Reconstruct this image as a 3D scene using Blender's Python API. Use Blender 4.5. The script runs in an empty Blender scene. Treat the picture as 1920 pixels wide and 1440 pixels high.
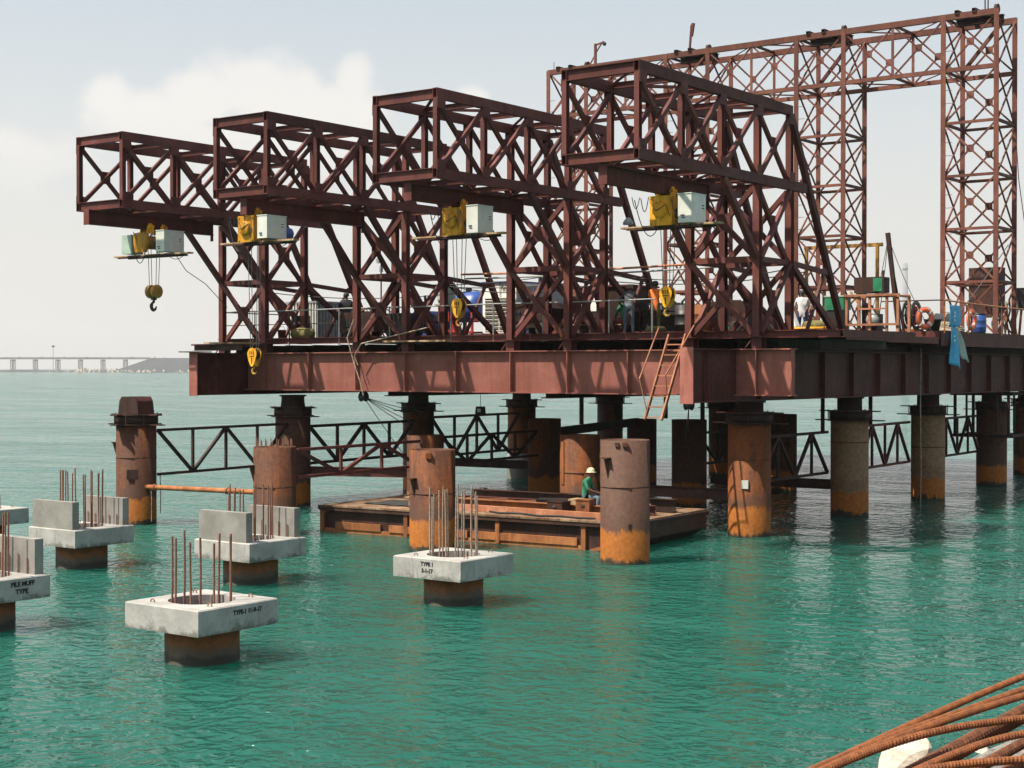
import bpy, math, random
import numpy as np
from mathutils import Vector, Matrix, noise

random.seed(11)
SC = bpy.context.scene
COL = SC.collection
R = math.radians

# ------------------------------------------------------------------ camera
# X runs along the platform's front edge, Y along the cantilever trusses (away), Z up, water at z = 0
cam_d = bpy.data.cameras.new('camera')
cam_d.sensor_width = 36.0
cam_d.lens = 54.375
cam_d.clip_start = 0.05
cam_d.clip_end = 30000.0
cam = bpy.data.objects.new('camera', cam_d)
cam.location = (0, 0, 4.8)
cam.rotation_euler = (R(90 - 0.593), 0, R(36.5))
COL.objects.link(cam)
SC.camera = cam

# ------------------------------------------------------------------ light
LIGHT = Vector((0.33, 0.52, -1.0)).normalized()          # direction the sunlight travels
SUN_EL = math.asin(-LIGHT.z)
SUN_AZ = math.atan2(-LIGHT.x, -LIGHT.y)                  # clockwise from +Y
sun_d = bpy.data.lights.new('sun', 'SUN')
sun_d.energy = 5.0
sun_d.angle = R(0.6)
sun_d.color = (1.0, 0.9, 0.75)
sun = bpy.data.objects.new('sun', sun_d)
sun.rotation_euler = LIGHT.to_track_quat('-Z', 'Y').to_euler()
sun.location = (-60, -60, 120)
COL.objects.link(sun)

world = bpy.data.worlds.new('World')
SC.world = world
world.use_nodes = True
wn, wl = world.node_tree.nodes, world.node_tree.links
wn.clear()
w_out = wn.new('ShaderNodeOutputWorld')
w_bg = wn.new('ShaderNodeBackground')
w_sky = wn.new('ShaderNodeTexSky')
w_sky.sky_type = 'NISHITA'
w_sky.sun_disc = False
w_sky.sun_elevation = SUN_EL
w_sky.sun_rotation = SUN_AZ
w_sky.altitude = 0
w_sky.air_density = 1.0
w_sky.dust_density = 4.0
w_sky.ozone_density = 1.0
w_bg.inputs['Strength'].default_value = 0.08


def wnode(t, **kw):
    n = wn.new(t)
    for k, v in kw.items():
        setattr(n, k, v)
    return n


def wmath(op, a, b=None, clamp=False):
    n = wn.new('ShaderNodeMath')
    n.operation = op
    n.use_clamp = clamp
    for i, v in enumerate((a, b)):
        if v is None:
            continue
        if isinstance(v, (int, float)):
            n.inputs[i].default_value = v
        else:
            wl.new(v, n.inputs[i])
    return n.outputs[0]


# thin tropical haze: the clear sky is washed towards a pale milky tone
hs = wnode('ShaderNodeHueSaturation')
hs.inputs['Saturation'].default_value = 0.75
hs.inputs['Value'].default_value = 1.0
wl.new(w_sky.outputs[0], hs.inputs['Color'])
w_tc = wnode('ShaderNodeTexCoord')
w_sep = wnode('ShaderNodeSeparateXYZ')
wl.new(w_tc.outputs['Generated'], w_sep.inputs[0])
w_el = wmath('MULTIPLY', w_sep.outputs['Z'], 180 / math.pi)
hz_up = wnode('ShaderNodeMapRange', interpolation_type='SMOOTHSTEP')     # the haze layer thins with height
hz_up.inputs['From Min'].default_value = 0.0
hz_up.inputs['From Max'].default_value = 26.0
wl.new(w_el, hz_up.inputs['Value'])
haze_col = wnode('ShaderNodeMix', data_type='RGBA')
haze_col.inputs[6].default_value = (7.0, 6.75, 6.3, 1)
haze_col.inputs[7].default_value = (4.5, 6.0, 7.1, 1)
wl.new(hz_up.outputs['Result'], haze_col.inputs[0])
haze_mix = wnode('ShaderNodeMix', data_type='RGBA')
wl.new(wmath('SUBTRACT', 0.8, wmath('MULTIPLY', hz_up.outputs['Result'], 0.5)), haze_mix.inputs[0])
wl.new(haze_col.outputs[2], haze_mix.inputs[7])
wl.new(hs.outputs[0], haze_mix.inputs[6])

# cumulus: a soft bank over the sea, made of rounded heaps broken up by noise, plus faint heaps all round
n_big = wnode('ShaderNodeTexNoise')
n_big.inputs['Scale'].default_value = 20.0
n_big.inputs['Detail'].default_value = 8.0
n_big.inputs['Roughness'].default_value = 0.55
wl.new(w_tc.outputs['Generated'], n_big.inputs['Vector'])


# sky position as (azimuth clockwise from +Y, sine of elevation), in degrees-like units
w_az = wmath('MULTIPLY', wmath('ARCTAN2', w_sep.outputs['X'], w_sep.outputs['Y']), 180 / math.pi)
w_pos = wnode('ShaderNodeCombineXYZ')
wl.new(w_az, w_pos.inputs[0])
wl.new(w_el, w_pos.inputs[1])

# heaps of the bank: (azimuth, elevation, half width, half height) in degrees
HEAPS = [(-45.9, 10.0, 2.2, 1.7), (-47.8, 9.6, 1.8, 1.4), (-51.1, 9.4, 1.2, 1.1), (-49.9, 8.8, 3.0, 1.2), (-44.3, 9.4, 1.8, 1.5),
         (-42.4, 10.5, 1.0, 1.1), (-42.8, 9.2, 2.0, 1.6), (-54.1, 7.3, 3.5, 1.5), (-46.5, 8.0, 6.0, 1.3), (-37.9, 9.8, 0.7, 0.6),
         (70, 8, 20, 3.5), (150, 9, 24, 4.0), (-120, 8.5, 22, 4.0)]
cov = None
for az, el, rx, ry in HEAPS:
    ma = wnode('ShaderNodeVectorMath', operation='MULTIPLY_ADD')
    wl.new(w_pos.outputs[0], ma.inputs[0])
    ma.inputs[1].default_value = (1 / rx, 1 / ry, 0)
    ma.inputs[2].default_value = (-az / rx, -el / ry, 0)
    ln = wnode('ShaderNodeVectorMath', operation='LENGTH')
    wl.new(ma.outputs[0], ln.inputs[0])
    cov = ln.outputs['Value'] if cov is None else wmath('MINIMUM', cov, ln.outputs['Value'])
cov = wmath('SUBTRACT', 1.0, cov)
nz = wmath('MULTIPLY', wmath('SUBTRACT', n_big.outputs['Fac'], 0.5), 1.9)
dens = wmath('ADD', cov, nz)
c_ramp = wnode('ShaderNodeMapRange', interpolation_type='SMOOTHSTEP')
c_ramp.inputs['From Min'].default_value = -0.08
c_ramp.inputs['From Max'].default_value = 0.55
wl.new(dens, c_ramp.inputs['Value'])
low = wnode('ShaderNodeMapRange', interpolation_type='SMOOTHSTEP')      # cloud feet melt into the haze
low.inputs['From Min'].default_value = 5.0
low.inputs['From Max'].default_value = 9.5
wl.new(w_el, low.inputs['Value'])
c_fac = wmath('MULTIPLY', wmath('MULTIPLY', c_ramp.outputs['Result'], low.outputs['Result']), 0.42)
c_mix = wnode('ShaderNodeMix', data_type='RGBA')
c_mix.inputs[7].default_value = (8.9, 8.0, 7.1, 1)
wl.new(c_fac, c_mix.inputs[0])
wl.new(haze_mix.outputs[2], c_mix.inputs[6])
wl.new(c_mix.outputs[2], w_bg.inputs['Color'])
wl.new(w_bg.outputs[0], w_out.inputs['Surface'])

SC.view_settings.view_transform = 'Standard'
SC.view_settings.look = 'None'
SC.view_settings.exposure = 0.8
SC.view_settings.gamma = 1.0
SC.view_settings.use_curve_mapping = False
world.cycles.sampling_method = 'MANUAL'
world.cycles.sample_map_resolution = 512
SC.render.engine = 'CYCLES'
SC.cycles.use_denoising = True
SC.cycles.max_bounces = 6
SC.cycles.diffuse_bounces = 3
SC.cycles.glossy_bounces = 3
SC.cycles.transmission_bounces = 4
SC.cycles.volume_bounces = 0
SC.cycles.caustics_reflective = False
SC.cycles.caustics_refractive = False


# ------------------------------------------------------------------ materials
MATS = {}


class NT:
    """small wrapper that makes node graphs short to write"""
    def __init__(self, name):
        m = bpy.data.materials.new(name)
        m.use_nodes = True
        self.m = m
        self.n, self.l = m.node_tree.nodes, m.node_tree.links
        self.b = self.n['Principled BSDF']
        self.pos = self.n.new('ShaderNodeNewGeometry').outputs['Position']

    def put(self, sock, v):
        if isinstance(v, (int, float)):
            sock.default_value = v
        elif isinstance(v, (tuple, list)):
            sock.default_value = tuple(v) + ((1,) if len(v) == 3 and sock.type == 'RGBA' else ())
        else:
            self.l.new(v, sock)

    def scaled(self, s, vec=None):
        n = self.n.new('ShaderNodeVectorMath')
        n.operation = 'MULTIPLY'
        self.l.new(vec or self.pos, n.inputs[0])
        n.inputs[1].default_value = s
        return n.outputs[0]

    def noise(self, scale, detail=4, rough=0.55, vec=None, dist=0.0):
        n = self.n.new('ShaderNodeTexNoise')
        n.inputs['Scale'].default_value = scale
        n.inputs['Detail'].default_value = detail
        n.inputs['Roughness'].default_value = rough
        n.inputs['Distortion'].default_value = dist
        self.l.new(vec or self.pos, n.inputs['Vector'])
        return n.outputs['Fac']

    def ramp(self, v, a, b, lo=0.0, hi=1.0):
        n = self.n.new('ShaderNodeMapRange')
        n.interpolation_type = 'SMOOTHSTEP'
        self.put(n.inputs['Value'], v)
        n.inputs['From Min'].default_value = a
        n.inputs['From Max'].default_value = b
        n.inputs['To Min'].default_value = lo
        n.inputs['To Max'].default_value = hi
        return n.outputs['Result']

    def math(self, op, a, b=0.0):
        n = self.n.new('ShaderNodeMath')
        n.operation = op
        self.put(n.inputs[0], a)
        self.put(n.inputs[1], b)
        return n.outputs[0]

    def mix(self, f, a, b):
        n = self.n.new('ShaderNodeMix')
        n.data_type = 'RGBA'
        self.put(n.inputs[0], f)
        self.put(n.inputs[6], a)
        self.put(n.inputs[7], b)
        return n.outputs[2]

    def bump(self, h, strength, dist, normal=None):
        n = self.n.new('ShaderNodeBump')
        n.inputs['Strength'].default_value = strength
        n.inputs['Distance'].default_value = dist
        self.l.new(h, n.inputs['Height'])
        if normal:
            self.l.new(normal, n.inputs['Normal'])
        return n.outputs[0]

    def z(self):
        n = self.n.new('ShaderNodeSeparateXYZ')
        self.l.new(self.pos, n.inputs[0])
        return n.outputs['Z']

    def rnd(self):
        return self.n.new('ShaderNodeObjectInfo').outputs['Random']

    def done(self, color, rough=0.6, metal=0.0, normal=None, spec=None):
        self.put(self.b.inputs['Base Color'], color)
        self.put(self.b.inputs['Roughness'], rough)
        self.put(self.b.inputs['Metallic'], metal)
        if spec is not None:
            self.put(self.b.inputs['Specular IOR Level'], spec)
        if normal:
            self.l.new(normal, self.b.inputs['Normal'])
        return self.m


def weathered(name, c1, c2, rust=(0.23, 0.075, 0.025), amount=0.5, scale=1.6, rough=0.62, bump=0.25, chalk=0.35):
    """paint over steel: blotchy tone, chalky faded patches, rust runs down the face, fine pitting"""
    t = NT(name)
    big = t.noise(scale, 5, 0.6)
    base = t.mix(t.ramp(big, 0.3, 0.7), c1, c2)
    fade = t.ramp(t.noise(0.8, 6, 0.7, t.scaled((1, 1, 1.6))), 0.5, 0.72, 0, chalk)
    base = t.mix(fade, base, tuple(min(1, 0.05 + x * 1.55) for x in c2))
    runs = t.noise(1.0, 5, 0.65, t.scaled((5.5, 5.5, 0.55)))
    fine = t.noise(13, 4, 0.7)
    f = t.math('MULTIPLY', t.ramp(t.math('ADD', runs, t.math('MULTIPLY', fine, 0.35)), 0.62, 0.84), amount)
    col = t.mix(f, base, rust)
    dark = t.ramp(t.noise(1.0, 4, 0.7, t.scaled((3.1, 3.1, 0.4))), 0.56, 0.74, 0, 0.45)
    col = t.mix(dark, col, tuple(x * 0.4 for x in c1))
    rv = t.ramp(t.rnd(), 0, 1, 0.74, 1.18)
    vm = t.n.new('ShaderNodeVectorMath')
    vm.operation = 'SCALE'
    t.l.new(col, vm.inputs[0])
    t.l.new(rv, vm.inputs['Scale'])
    return t.done(vm.outputs[0], t.ramp(fine, 0.2, 0.8, rough - 0.12, rough + 0.18), 0.0, t.bump(t.math('ADD', fine, big), bump, 0.012), spec=0.22)


def plain(name, c, rough=0.5, metal=0.0, var=0.18, scale=4.0):
    t = NT(name)
    n = t.noise(scale, 5, 0.6)
    d = tuple(x * (1 - var * 1.6) for x in c)
    l = tuple(min(1, x * (1 + var)) for x in c)
    grime = t.ramp(t.noise(1.0, 4, 0.6, t.scaled((6, 6, 1.2))), 0.56, 0.8, 0.0, 0.45)
    col = t.mix(grime, t.mix(t.ramp(n, 0.3, 0.7), d, l), tuple(x * 0.45 for x in c))
    return t.done(col, rough, metal, t.bump(t.noise(30, 3), 0.12, 0.004))


M = MATS
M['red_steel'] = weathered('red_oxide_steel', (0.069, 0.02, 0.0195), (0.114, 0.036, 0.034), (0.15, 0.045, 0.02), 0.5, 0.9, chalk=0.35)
M['gantry_steel'] = weathered('gantry_red_steel', (0.095, 0.031, 0.025), (0.148, 0.055, 0.04), (0.19, 0.07, 0.032), 0.5, 1.2)
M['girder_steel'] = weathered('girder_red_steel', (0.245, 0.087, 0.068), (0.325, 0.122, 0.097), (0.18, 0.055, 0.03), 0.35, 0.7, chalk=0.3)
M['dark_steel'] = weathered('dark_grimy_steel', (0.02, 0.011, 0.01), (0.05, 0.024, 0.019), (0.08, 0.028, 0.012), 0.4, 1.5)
M['rust_steel'] = weathered('bare_rusted_steel', (0.17, 0.06, 0.026), (0.3, 0.115, 0.045), (0.36, 0.15, 0.05), 0.7, 2.5, 0.78, 0.5)
M['ladder_rust'] = weathered('rusted_ladder_steel', (0.3, 0.12, 0.065), (0.42, 0.2, 0.12), (0.3, 0.1, 0.04), 0.6, 3.0, 0.7)
M['black'] = plain('black_grease', (0.016, 0.015, 0.015), 0.5)
M['cable'] = plain('black_cable', (0.02, 0.02, 0.022), 0.6)
M['rope'] = plain('weathered_rope', (0.28, 0.24, 0.18), 0.9, 0, 0.3, 12)
M['wire'] = plain('wire_rope', (0.09, 0.085, 0.08), 0.5, 0.4)
M['yellow'] = weathered('yellow_machine_paint', (0.6, 0.26, 0.012), (0.7, 0.34, 0.02), (0.16, 0.07, 0.02), 0.75, 3.0, 0.45)
M['old_yellow'] = weathered('worn_yellow_paint', (0.33, 0.175, 0.035), (0.45, 0.25, 0.05), (0.1, 0.045, 0.02), 0.85, 4.0, 0.5)
M['cabinet'] = plain('pale_grey_cabinet_paint', (0.56, 0.57, 0.53), 0.4, 0, 0.06)
M['cabinet_green'] = plain('pale_green_cabinet_paint', (0.33, 0.42, 0.36), 0.45, 0, 0.1)
M['white'] = plain('white_paint', (0.76, 0.74, 0.69), 0.42, 0, 0.05)
M['grey_sheet'] = plain('grey_sheet_metal', (0.25, 0.26, 0.26), 0.5, 0.1, 0.15)
M['blue'] = plain('blue_machine_paint', (0.03, 0.075, 0.28), 0.4)
M['light_blue'] = plain('light_blue_tarpaulin', (0.03, 0.3, 0.55), 0.55, 0, 0.15)
M['tarp_grey'] = plain('faded_tarpaulin', (0.32, 0.36, 0.34), 0.7, 0, 0.15)
M['green'] = plain('green_machine_paint', (0.02, 0.17, 0.085), 0.4)
M['orange'] = plain('orange_ring_plastic', (0.75, 0.13, 0.04), 0.45, 0, 0.08)
M['red'] = plain('red_machine_paint', (0.38, 0.03, 0.02), 0.45)
M['rubber'] = plain('black_rubber', (0.022, 0.022, 0.022), 0.85)
M['timber'] = plain('bleached_timber', (0.36, 0.24, 0.13), 0.85, 0, 0.3, 7)
M['plate_deck'] = weathered('sandy_deck_plate', (0.13, 0.078, 0.047), (0.29, 0.2, 0.13), (0.1, 0.04, 0.02), 0.85, 1.3, 0.85, 0.4)
M['skin'] = plain('brown_skin', (0.13, 0.066, 0.04), 0.55, 0, 0.05)
M['hair'] = plain('black_hair', (0.012, 0.011, 0.01), 0.7)
M['grey_cloth'] = plain('grey_cloth', (0.07, 0.075, 0.085), 0.9)
M['dark_cloth'] = plain('dark_cloth', (0.025, 0.027, 0.035), 0.9)
M['denim'] = plain('faded_denim', (0.12, 0.16, 0.2), 0.9)
M['navy_cloth'] = plain('navy_cloth', (0.02, 0.03, 0.09), 0.9)
M['green_cloth'] = plain('green_shirt', (0.025, 0.17, 0.09), 0.9)
M['white_cloth'] = plain('white_shirt', (0.6, 0.6, 0.6), 0.9)
M['maroon_cloth'] = plain('maroon_cloth', (0.16, 0.03, 0.03), 0.9)
M['olive_cloth'] = plain('olive_cloth', (0.14, 0.12, 0.04), 0.9)
M['orange_vest'] = plain('orange_safety_vest', (0.85, 0.2, 0.03), 0.8, 0, 0.08)
M['helmet_cream'] = plain('cream_helmet', (0.66, 0.58, 0.38), 0.35)
M['helmet_brown'] = plain('brown_helmet', (0.25, 0.12, 0.04), 0.4)
M['paint_black'] = plain('stencil_paint', (0.012, 0.012, 0.013), 0.8)


def make_pile_mat(name, g1, g2, lo, hi, ring=0.7):
    """g1, g2: tone of the bare shell; lo, hi: how readily rust patches show"""
    t = NT(name)
    z, rnd = t.z(), t.rnd()
    edge = t.noise(1.6, 5, 0.65)
    fine = t.noise(9, 5, 0.7)
    patch = t.noise(0.55, 5, 0.6, t.scaled((1.5, 1.5, 0.8)))
    run = t.noise(1.0, 5, 0.7, t.scaled((4.5, 4.5, 0.4)))
    grey = t.mix(t.ramp(fine, 0.3, 0.7), g1, g2)
    orange = t.mix(t.ramp(fine, 0.25, 0.75), (0.125, 0.036, 0.011), (0.2, 0.065, 0.017))
    m = t.ramp(t.math('ADD', t.math('MULTIPLY', patch, 0.75), t.math('ADD', t.math('MULTIPLY', run, 0.5), t.math('MULTIPLY', rnd, 0.2))), lo, hi)
    up = t.mix(m, grey, orange)
    up = t.mix(t.ramp(t.math('ADD', run, t.math('MULTIPLY', fine, 0.25)), 0.84, 0.95, 0, 0.35), up, (0.3, 0.21, 0.15))
    band = t.mix(t.ramp(fine, 0.25, 0.75), (0.2, 0.064, 0.011), (0.31, 0.108, 0.018))
    zz = t.math('ADD', z, t.math('MULTIPLY', t.math('SUBTRACT', edge, 0.5), 0.55))
    zz = t.math('ADD', zz, t.math('MULTIPLY', t.math('SUBTRACT', fine, 0.5), 0.22))
    zz = t.math('ADD', zz, t.math('MULTIPLY', t.math('SUBTRACT', run, 0.5), 0.5))
    dark_ring = t.math('MULTIPLY', t.ramp(zz, 0.78, 0.9), t.ramp(zz, 1.35, 0.98))
    up = t.mix(t.math('MULTIPLY', dark_ring, ring), up, (0.06, 0.032, 0.022))
    c = t.mix(t.ramp(zz, 0.84, 0.74), up, band)
    c = t.mix(t.ramp(zz, 0.17, 0.06), c, (0.028, 0.026, 0.017))
    return t.done(c, 0.72, 0, t.bump(t.math('ADD', fine, t.math('MULTIPLY', run, 0.6)), 0.5, 0.012), spec=0.2)


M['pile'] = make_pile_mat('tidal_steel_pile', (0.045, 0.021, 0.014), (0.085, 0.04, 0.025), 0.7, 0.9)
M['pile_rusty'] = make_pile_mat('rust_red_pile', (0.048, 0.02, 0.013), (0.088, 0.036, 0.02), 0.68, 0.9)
M['pile_brown'] = make_pile_mat('smooth_brown_pile', (0.068, 0.035, 0.025), (0.098, 0.052, 0.037), 0.86, 1.05, 0.25)
M['pile_tan'] = make_pile_mat('sandy_tan_pile', (0.155, 0.09, 0.048), (0.25, 0.155, 0.085), 0.82, 1.0, 0.3)


def make_stub_mat():
    """short pile stub under a cap: rusty above, algae and barnacles near the water"""
    t = NT('tidal_pile_stub')
    z = t.z()
    fine = t.noise(8, 5, 0.7)
    edge = t.noise(2.2, 5, 0.65)
    c = t.mix(t.ramp(fine, 0.3, 0.7), (0.15, 0.06, 0.022), (0.27, 0.1, 0.03))
    zz = t.math('ADD', z, t.math('MULTIPLY', t.math('SUBTRACT', edge, 0.5), 0.35))
    c = t.mix(t.ramp(zz, 0.34, 0.22), c, (0.09, 0.07, 0.045))
    c = t.mix(t.ramp(zz, 0.22, 0.1), c, (0.022, 0.024, 0.015))
    return t.done(c, 0.75, 0, t.bump(fine, 0.7, 0.02))


M['stub'] = make_stub_mat()


def make_concrete():
    t = NT('cast_concrete')
    fine = t.noise(18, 5, 0.7)
    big = t.noise(1.7, 4, 0.6)
    run = t.noise(1.0, 5, 0.7, t.scaled((9, 9, 1.1)))
    pit = t.noise(42, 2, 0.5)
    c = t.mix(t.ramp(big, 0.3, 0.7), (0.25, 0.244, 0.232), (0.37, 0.36, 0.342))
    c = t.mix(t.ramp(fine, 0.45, 0.75, 0, 0.4), c, (0.44, 0.43, 0.405))
    c = t.mix(t.ramp(run, 0.56, 0.74, 0, 0.75), c, (0.14, 0.132, 0.115))
    c = t.mix(t.ramp(t.noise(1.0, 5, 0.7, t.scaled((6, 6, 0.9))), 0.63, 0.75, 0, 0.5), c, (0.3, 0.17, 0.09))
    c = t.mix(t.ramp(pit, 0.68, 0.74, 0, 0.6), c, (0.1, 0.095, 0.085))
    zl = t.math('ADD', t.z(), t.math('MULTIPLY', t.math('SUBTRACT', t.noise(3.2, 5, 0.7), 0.5), 0.75))
    c = t.mix(t.ramp(zl, 0.68, 0.54, 0, 0.8), c, (0.085, 0.085, 0.072))
    return t.done(c, 0.9, 0, t.bump(t.math('ADD', fine, t.math('ADD', big, t.math('MULTIPLY', pit, 0.5))), 0.5, 0.012))


M['concrete'] = make_concrete()
t = NT('concrete_upstand')
_f = t.noise(14, 5, 0.7)
_c = t.mix(t.ramp(t.noise(2.0, 4), 0.3, 0.7), (0.17, 0.162, 0.148), (0.25, 0.24, 0.222))
M['upstand'] = t.done(t.mix(t.ramp(_f, 0.55, 0.8, 0, 0.5), _c, (0.42, 0.41, 0.39)), 0.9, 0, t.bump(_f, 0.4, 0.008))


def make_rebar_mat(name, a, b):
    t = NT(name)
    f = t.noise(30, 5, 0.7)
    return t.done(t.mix(t.ramp(f, 0.3, 0.7), a, b), 0.85, 0, t.bump(f, 0.4, 0.003))


M['rebar'] = make_rebar_mat('site_rebar', (0.13, 0.05, 0.03), (0.26, 0.13, 0.085))
M['rebar_pale'] = make_rebar_mat('splashed_rebar', (0.17, 0.1, 0.07), (0.38, 0.29, 0.22))
M['rebar_near'] = make_rebar_mat('rusty_rebar', (0.11, 0.034, 0.01), (0.25, 0.08, 0.02))
M['rebar_dark'] = make_rebar_mat('dark_rusty_rebar', (0.06, 0.021, 0.01), (0.16, 0.054, 0.018))


def make_rock(name, a, b):
    t = NT(name)
    f = t.noise(9, 6, 0.65)
    g = t.noise(2.5, 4)
    return t.done(t.mix(t.ramp(t.math('ADD', t.math('MULTIPLY', f, 0.6), t.math('MULTIPLY', g, 0.4)), 0.35, 0.65), a, b), 0.92, 0, t.bump(f, 0.6, 0.03))


M['rock_white'] = make_rock('pale_limestone', (0.34, 0.29, 0.24), (0.56, 0.5, 0.43))
M['rock_grey'] = make_rock('grey_stone', (0.17, 0.155, 0.15), (0.36, 0.33, 0.3))
M['far_concrete'] = plain('far_concrete', (0.24, 0.24, 0.235), 0.9, 0, 0.1, 0.05)
M['far_bank'] = plain('far_dark_bank', (0.06, 0.068, 0.078), 0.95, 0, 0.1, 0.02)
M['chimney'] = plain('pale_chimney_concrete', (0.2, 0.21, 0.22), 0.9, 0, 0.05, 0.02)


def make_water():
    t = NT('sea_water')
    p = t.pos
    flat = t.scaled((1, 1, 0))
    w0 = t.noise(0.22, 2, 0.5, t.scaled((0.7, 1.0, 0)), 0.3)
    w1 = t.noise(0.8, 2, 0.5, t.scaled((0.8, 1.0, 0)), 0.5)
    w2 = t.noise(2.8, 2, 0.55, t.scaled((0.95, 1.0, 0)), 0.6)
    w3 = t.noise(5.5, 1, 0.5, flat, 0.3)
    gust = t.ramp(t.noise(0.07, 4, 0.6, t.scaled((0.6, 1.2, 0))), 0.36, 0.64, 0.4, 1.35)
    sharp = t.math('POWER', w2, 1.5)
    h = t.math('ADD', t.math('MULTIPLY', w1, 0.2), t.math('ADD', t.math('MULTIPLY', sharp, 0.22), t.math('MULTIPLY', w3, 0.05)))
    h = t.math('ADD', t.math('MULTIPLY', h, gust), t.math('MULTIPLY', w0, 0.45))
    patch = t.noise(0.06, 4, 0.6, t.scaled((0.5, 1.3, 0)))
    col = t.mix(t.ramp(patch, 0.3, 0.7), (0.011, 0.078, 0.059), (0.018, 0.106, 0.083))
    m = t.done(col, 0.12, 0, t.bump(h, 1.0, 0.85), spec=0.19)
    # silty water scatters light inside it, which softens the shadows that fall on it
    t.b.subsurface_method = 'BURLEY'
    t.b.inputs['Subsurface Weight'].default_value = 1.0
    t.b.inputs['Subsurface Radius'].default_value = (1.0, 2.6, 2.2)
    t.b.inputs['Subsurface Scale'].default_value = 1.0
    t.b.inputs['IOR'].default_value = 1.33
    return m


M['water'] = make_water()


def make_ground():
    t = NT('embankment_gravel')
    f = t.noise(14, 6, 0.75)
    g = t.noise(3, 4)
    c = t.mix(t.ramp(f, 0.35, 0.65), (0.11, 0.105, 0.1), (0.33, 0.31, 0.28))
    c = t.mix(t.ramp(g, 0.5, 0.7, 0, 0.5), c, (0.45, 0.4, 0.33))
    return t.done(c, 0.95, 0, t.bump(f, 1.0, 0.05))


M['ground'] = make_ground()


# ------------------------------------------------------------------ mesh helpers
class MB:
    """collects shapes, then becomes ONE mesh"""
    def __init__(self):
        self.v, self.f, self.s = [], [], []

    def add(self, vs, fs, smooth=False):
        o = len(self.v)
        self.v += [tuple(x) for x in vs]
        self.f += [tuple(i + o for i in q) for q in fs]
        self.s += [smooth] * len(fs)
        return self

    def box(self, c, s, rot=None, taper=1.0):
        hx, hy, hz = s[0] / 2, s[1] / 2, s[2] / 2
        vs = []
        for z, k in ((-hz, 1.0), (hz, taper)):
            vs += [Vector((-hx * k, -hy * k, z)), Vector((hx * k, -hy * k, z)), Vector((hx * k, hy * k, z)), Vector((-hx * k, hy * k, z))]
        if rot is not None:
            vs = [rot @ v for v in vs]
        c = Vector(c)
        return self.add([v + c for v in vs], [(3, 2, 1, 0), (4, 5, 6, 7), (0, 1, 5, 4), (1, 2, 6, 5), (2, 3, 7, 6), (3, 0, 4, 7)])

    def cyl(self, p0, p1, r0, r1=None, n=14, caps=True):
        r1 = r0 if r1 is None else r1
        p0, p1 = Vector(p0), Vector(p1)
        d = (p1 - p0).normalized()
        a = d.orthogonal().normalized()
        b = d.cross(a)
        vs = []
        for p, r in ((p0, r0), (p1, r1)):
            vs += [p + (a * math.cos(2 * math.pi * i / n) + b * math.sin(2 * math.pi * i / n)) * r for i in range(n)]
        self.add(vs, [(i, (i + 1) % n, n + (i + 1) % n, n + i) for i in range(n)], True)
        if caps:
            self.add(vs[:n], [tuple(range(n - 1, -1, -1))])
            self.add(vs[n:], [tuple(range(n))])
        return self

    def tube(self, pts, r, n=8, caps=True):
        pts = [Vector(p) for p in pts]
        rings, a = [], None
        for i, p in enumerate(pts):
            d = (pts[min(i + 1, len(pts) - 1)] - pts[max(i - 1, 0)]).normalized()
            a = d.orthogonal().normalized() if a is None else (a - d * a.dot(d)).normalized()
            b = d.cross(a)
            rr = r[i] if isinstance(r, (list, tuple)) else r
            rings.append([p + (a * math.cos(2 * math.pi * k / n) + b * math.sin(2 * math.pi * k / n)) * rr for k in range(n)])
        vs = [v for q in rings for v in q]
        fs = [(i * n + k, i * n + (k + 1) % n, (i + 1) * n + (k + 1) % n, (i + 1) * n + k) for i in range(len(pts) - 1) for k in range(n)]
        self.add(vs, fs, True)
        if caps:
            self.add(rings[0], [tuple(range(n - 1, -1, -1))])
            self.add(rings[-1], [tuple(range(n))])
        return self

    def lathe(self, prof, n=24, c=(0, 0, 0), smooth=True, axis='Z'):
        """prof: list of (radius, height)"""
        vs = []
        for r, h in prof:
            for i in range(n):
                a = 2 * math.pi * i / n
                q = (r * math.cos(a), r * math.sin(a), h)
                if axis == 'X':
                    q = (q[2], q[0], q[1])
                elif axis == 'Y':
                    q = (q[1], q[2], q[0])
                vs.append((q[0] + c[0], q[1] + c[1], q[2] + c[2]))
        fs = [(j * n + i, j * n + (i + 1) % n, (j + 1) * n + (i + 1) % n, (j + 1) * n + i) for j in range(len(prof) - 1) for i in range(n)]
        return self.add(vs, fs, smooth)

    def prism(self, poly, t, plane='XZ', at=0.0, c=(0, 0, 0)):
        """flat outline given thickness t, centred on `at` along the plane's normal"""
        n = len(poly)
        vs = []
        for s in (-t / 2, t / 2):
            for a, b in poly:
                q = {'XZ': (a, at + s, b), 'YZ': (at + s, a, b), 'XY': (a, b, at + s)}[plane]
                vs.append((q[0] + c[0], q[1] + c[1], q[2] + c[2]))
        return self.add(vs, [tuple(range(n - 1, -1, -1)), tuple(range(n, 2 * n))] + [(i, (i + 1) % n, n + (i + 1) % n, n + i) for i in range(n)])

    def mesh(self, name, mats):
        me = bpy.data.meshes.new(name)
        me.from_pydata(self.v, [], self.f)
        for mt in (mats if isinstance(mats, (list, tuple)) else [mats] if mats else []):
            me.materials.append(M[mt] if isinstance(mt, str) else mt)
        me.polygons.foreach_set('use_smooth', self.s)
        me.update()
        bm_fix(me)
        return me

    def build(self, name, mat, parent=None, loc=None):
        return link(name, self.mesh(name, mat), parent, loc)


def bm_fix(me):
    import bmesh
    bm = bmesh.new()
    bm.from_mesh(me)
    bmesh.ops.recalc_face_normals(bm, faces=bm.faces)
    bm.to_mesh(me)
    bm.free()


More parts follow.
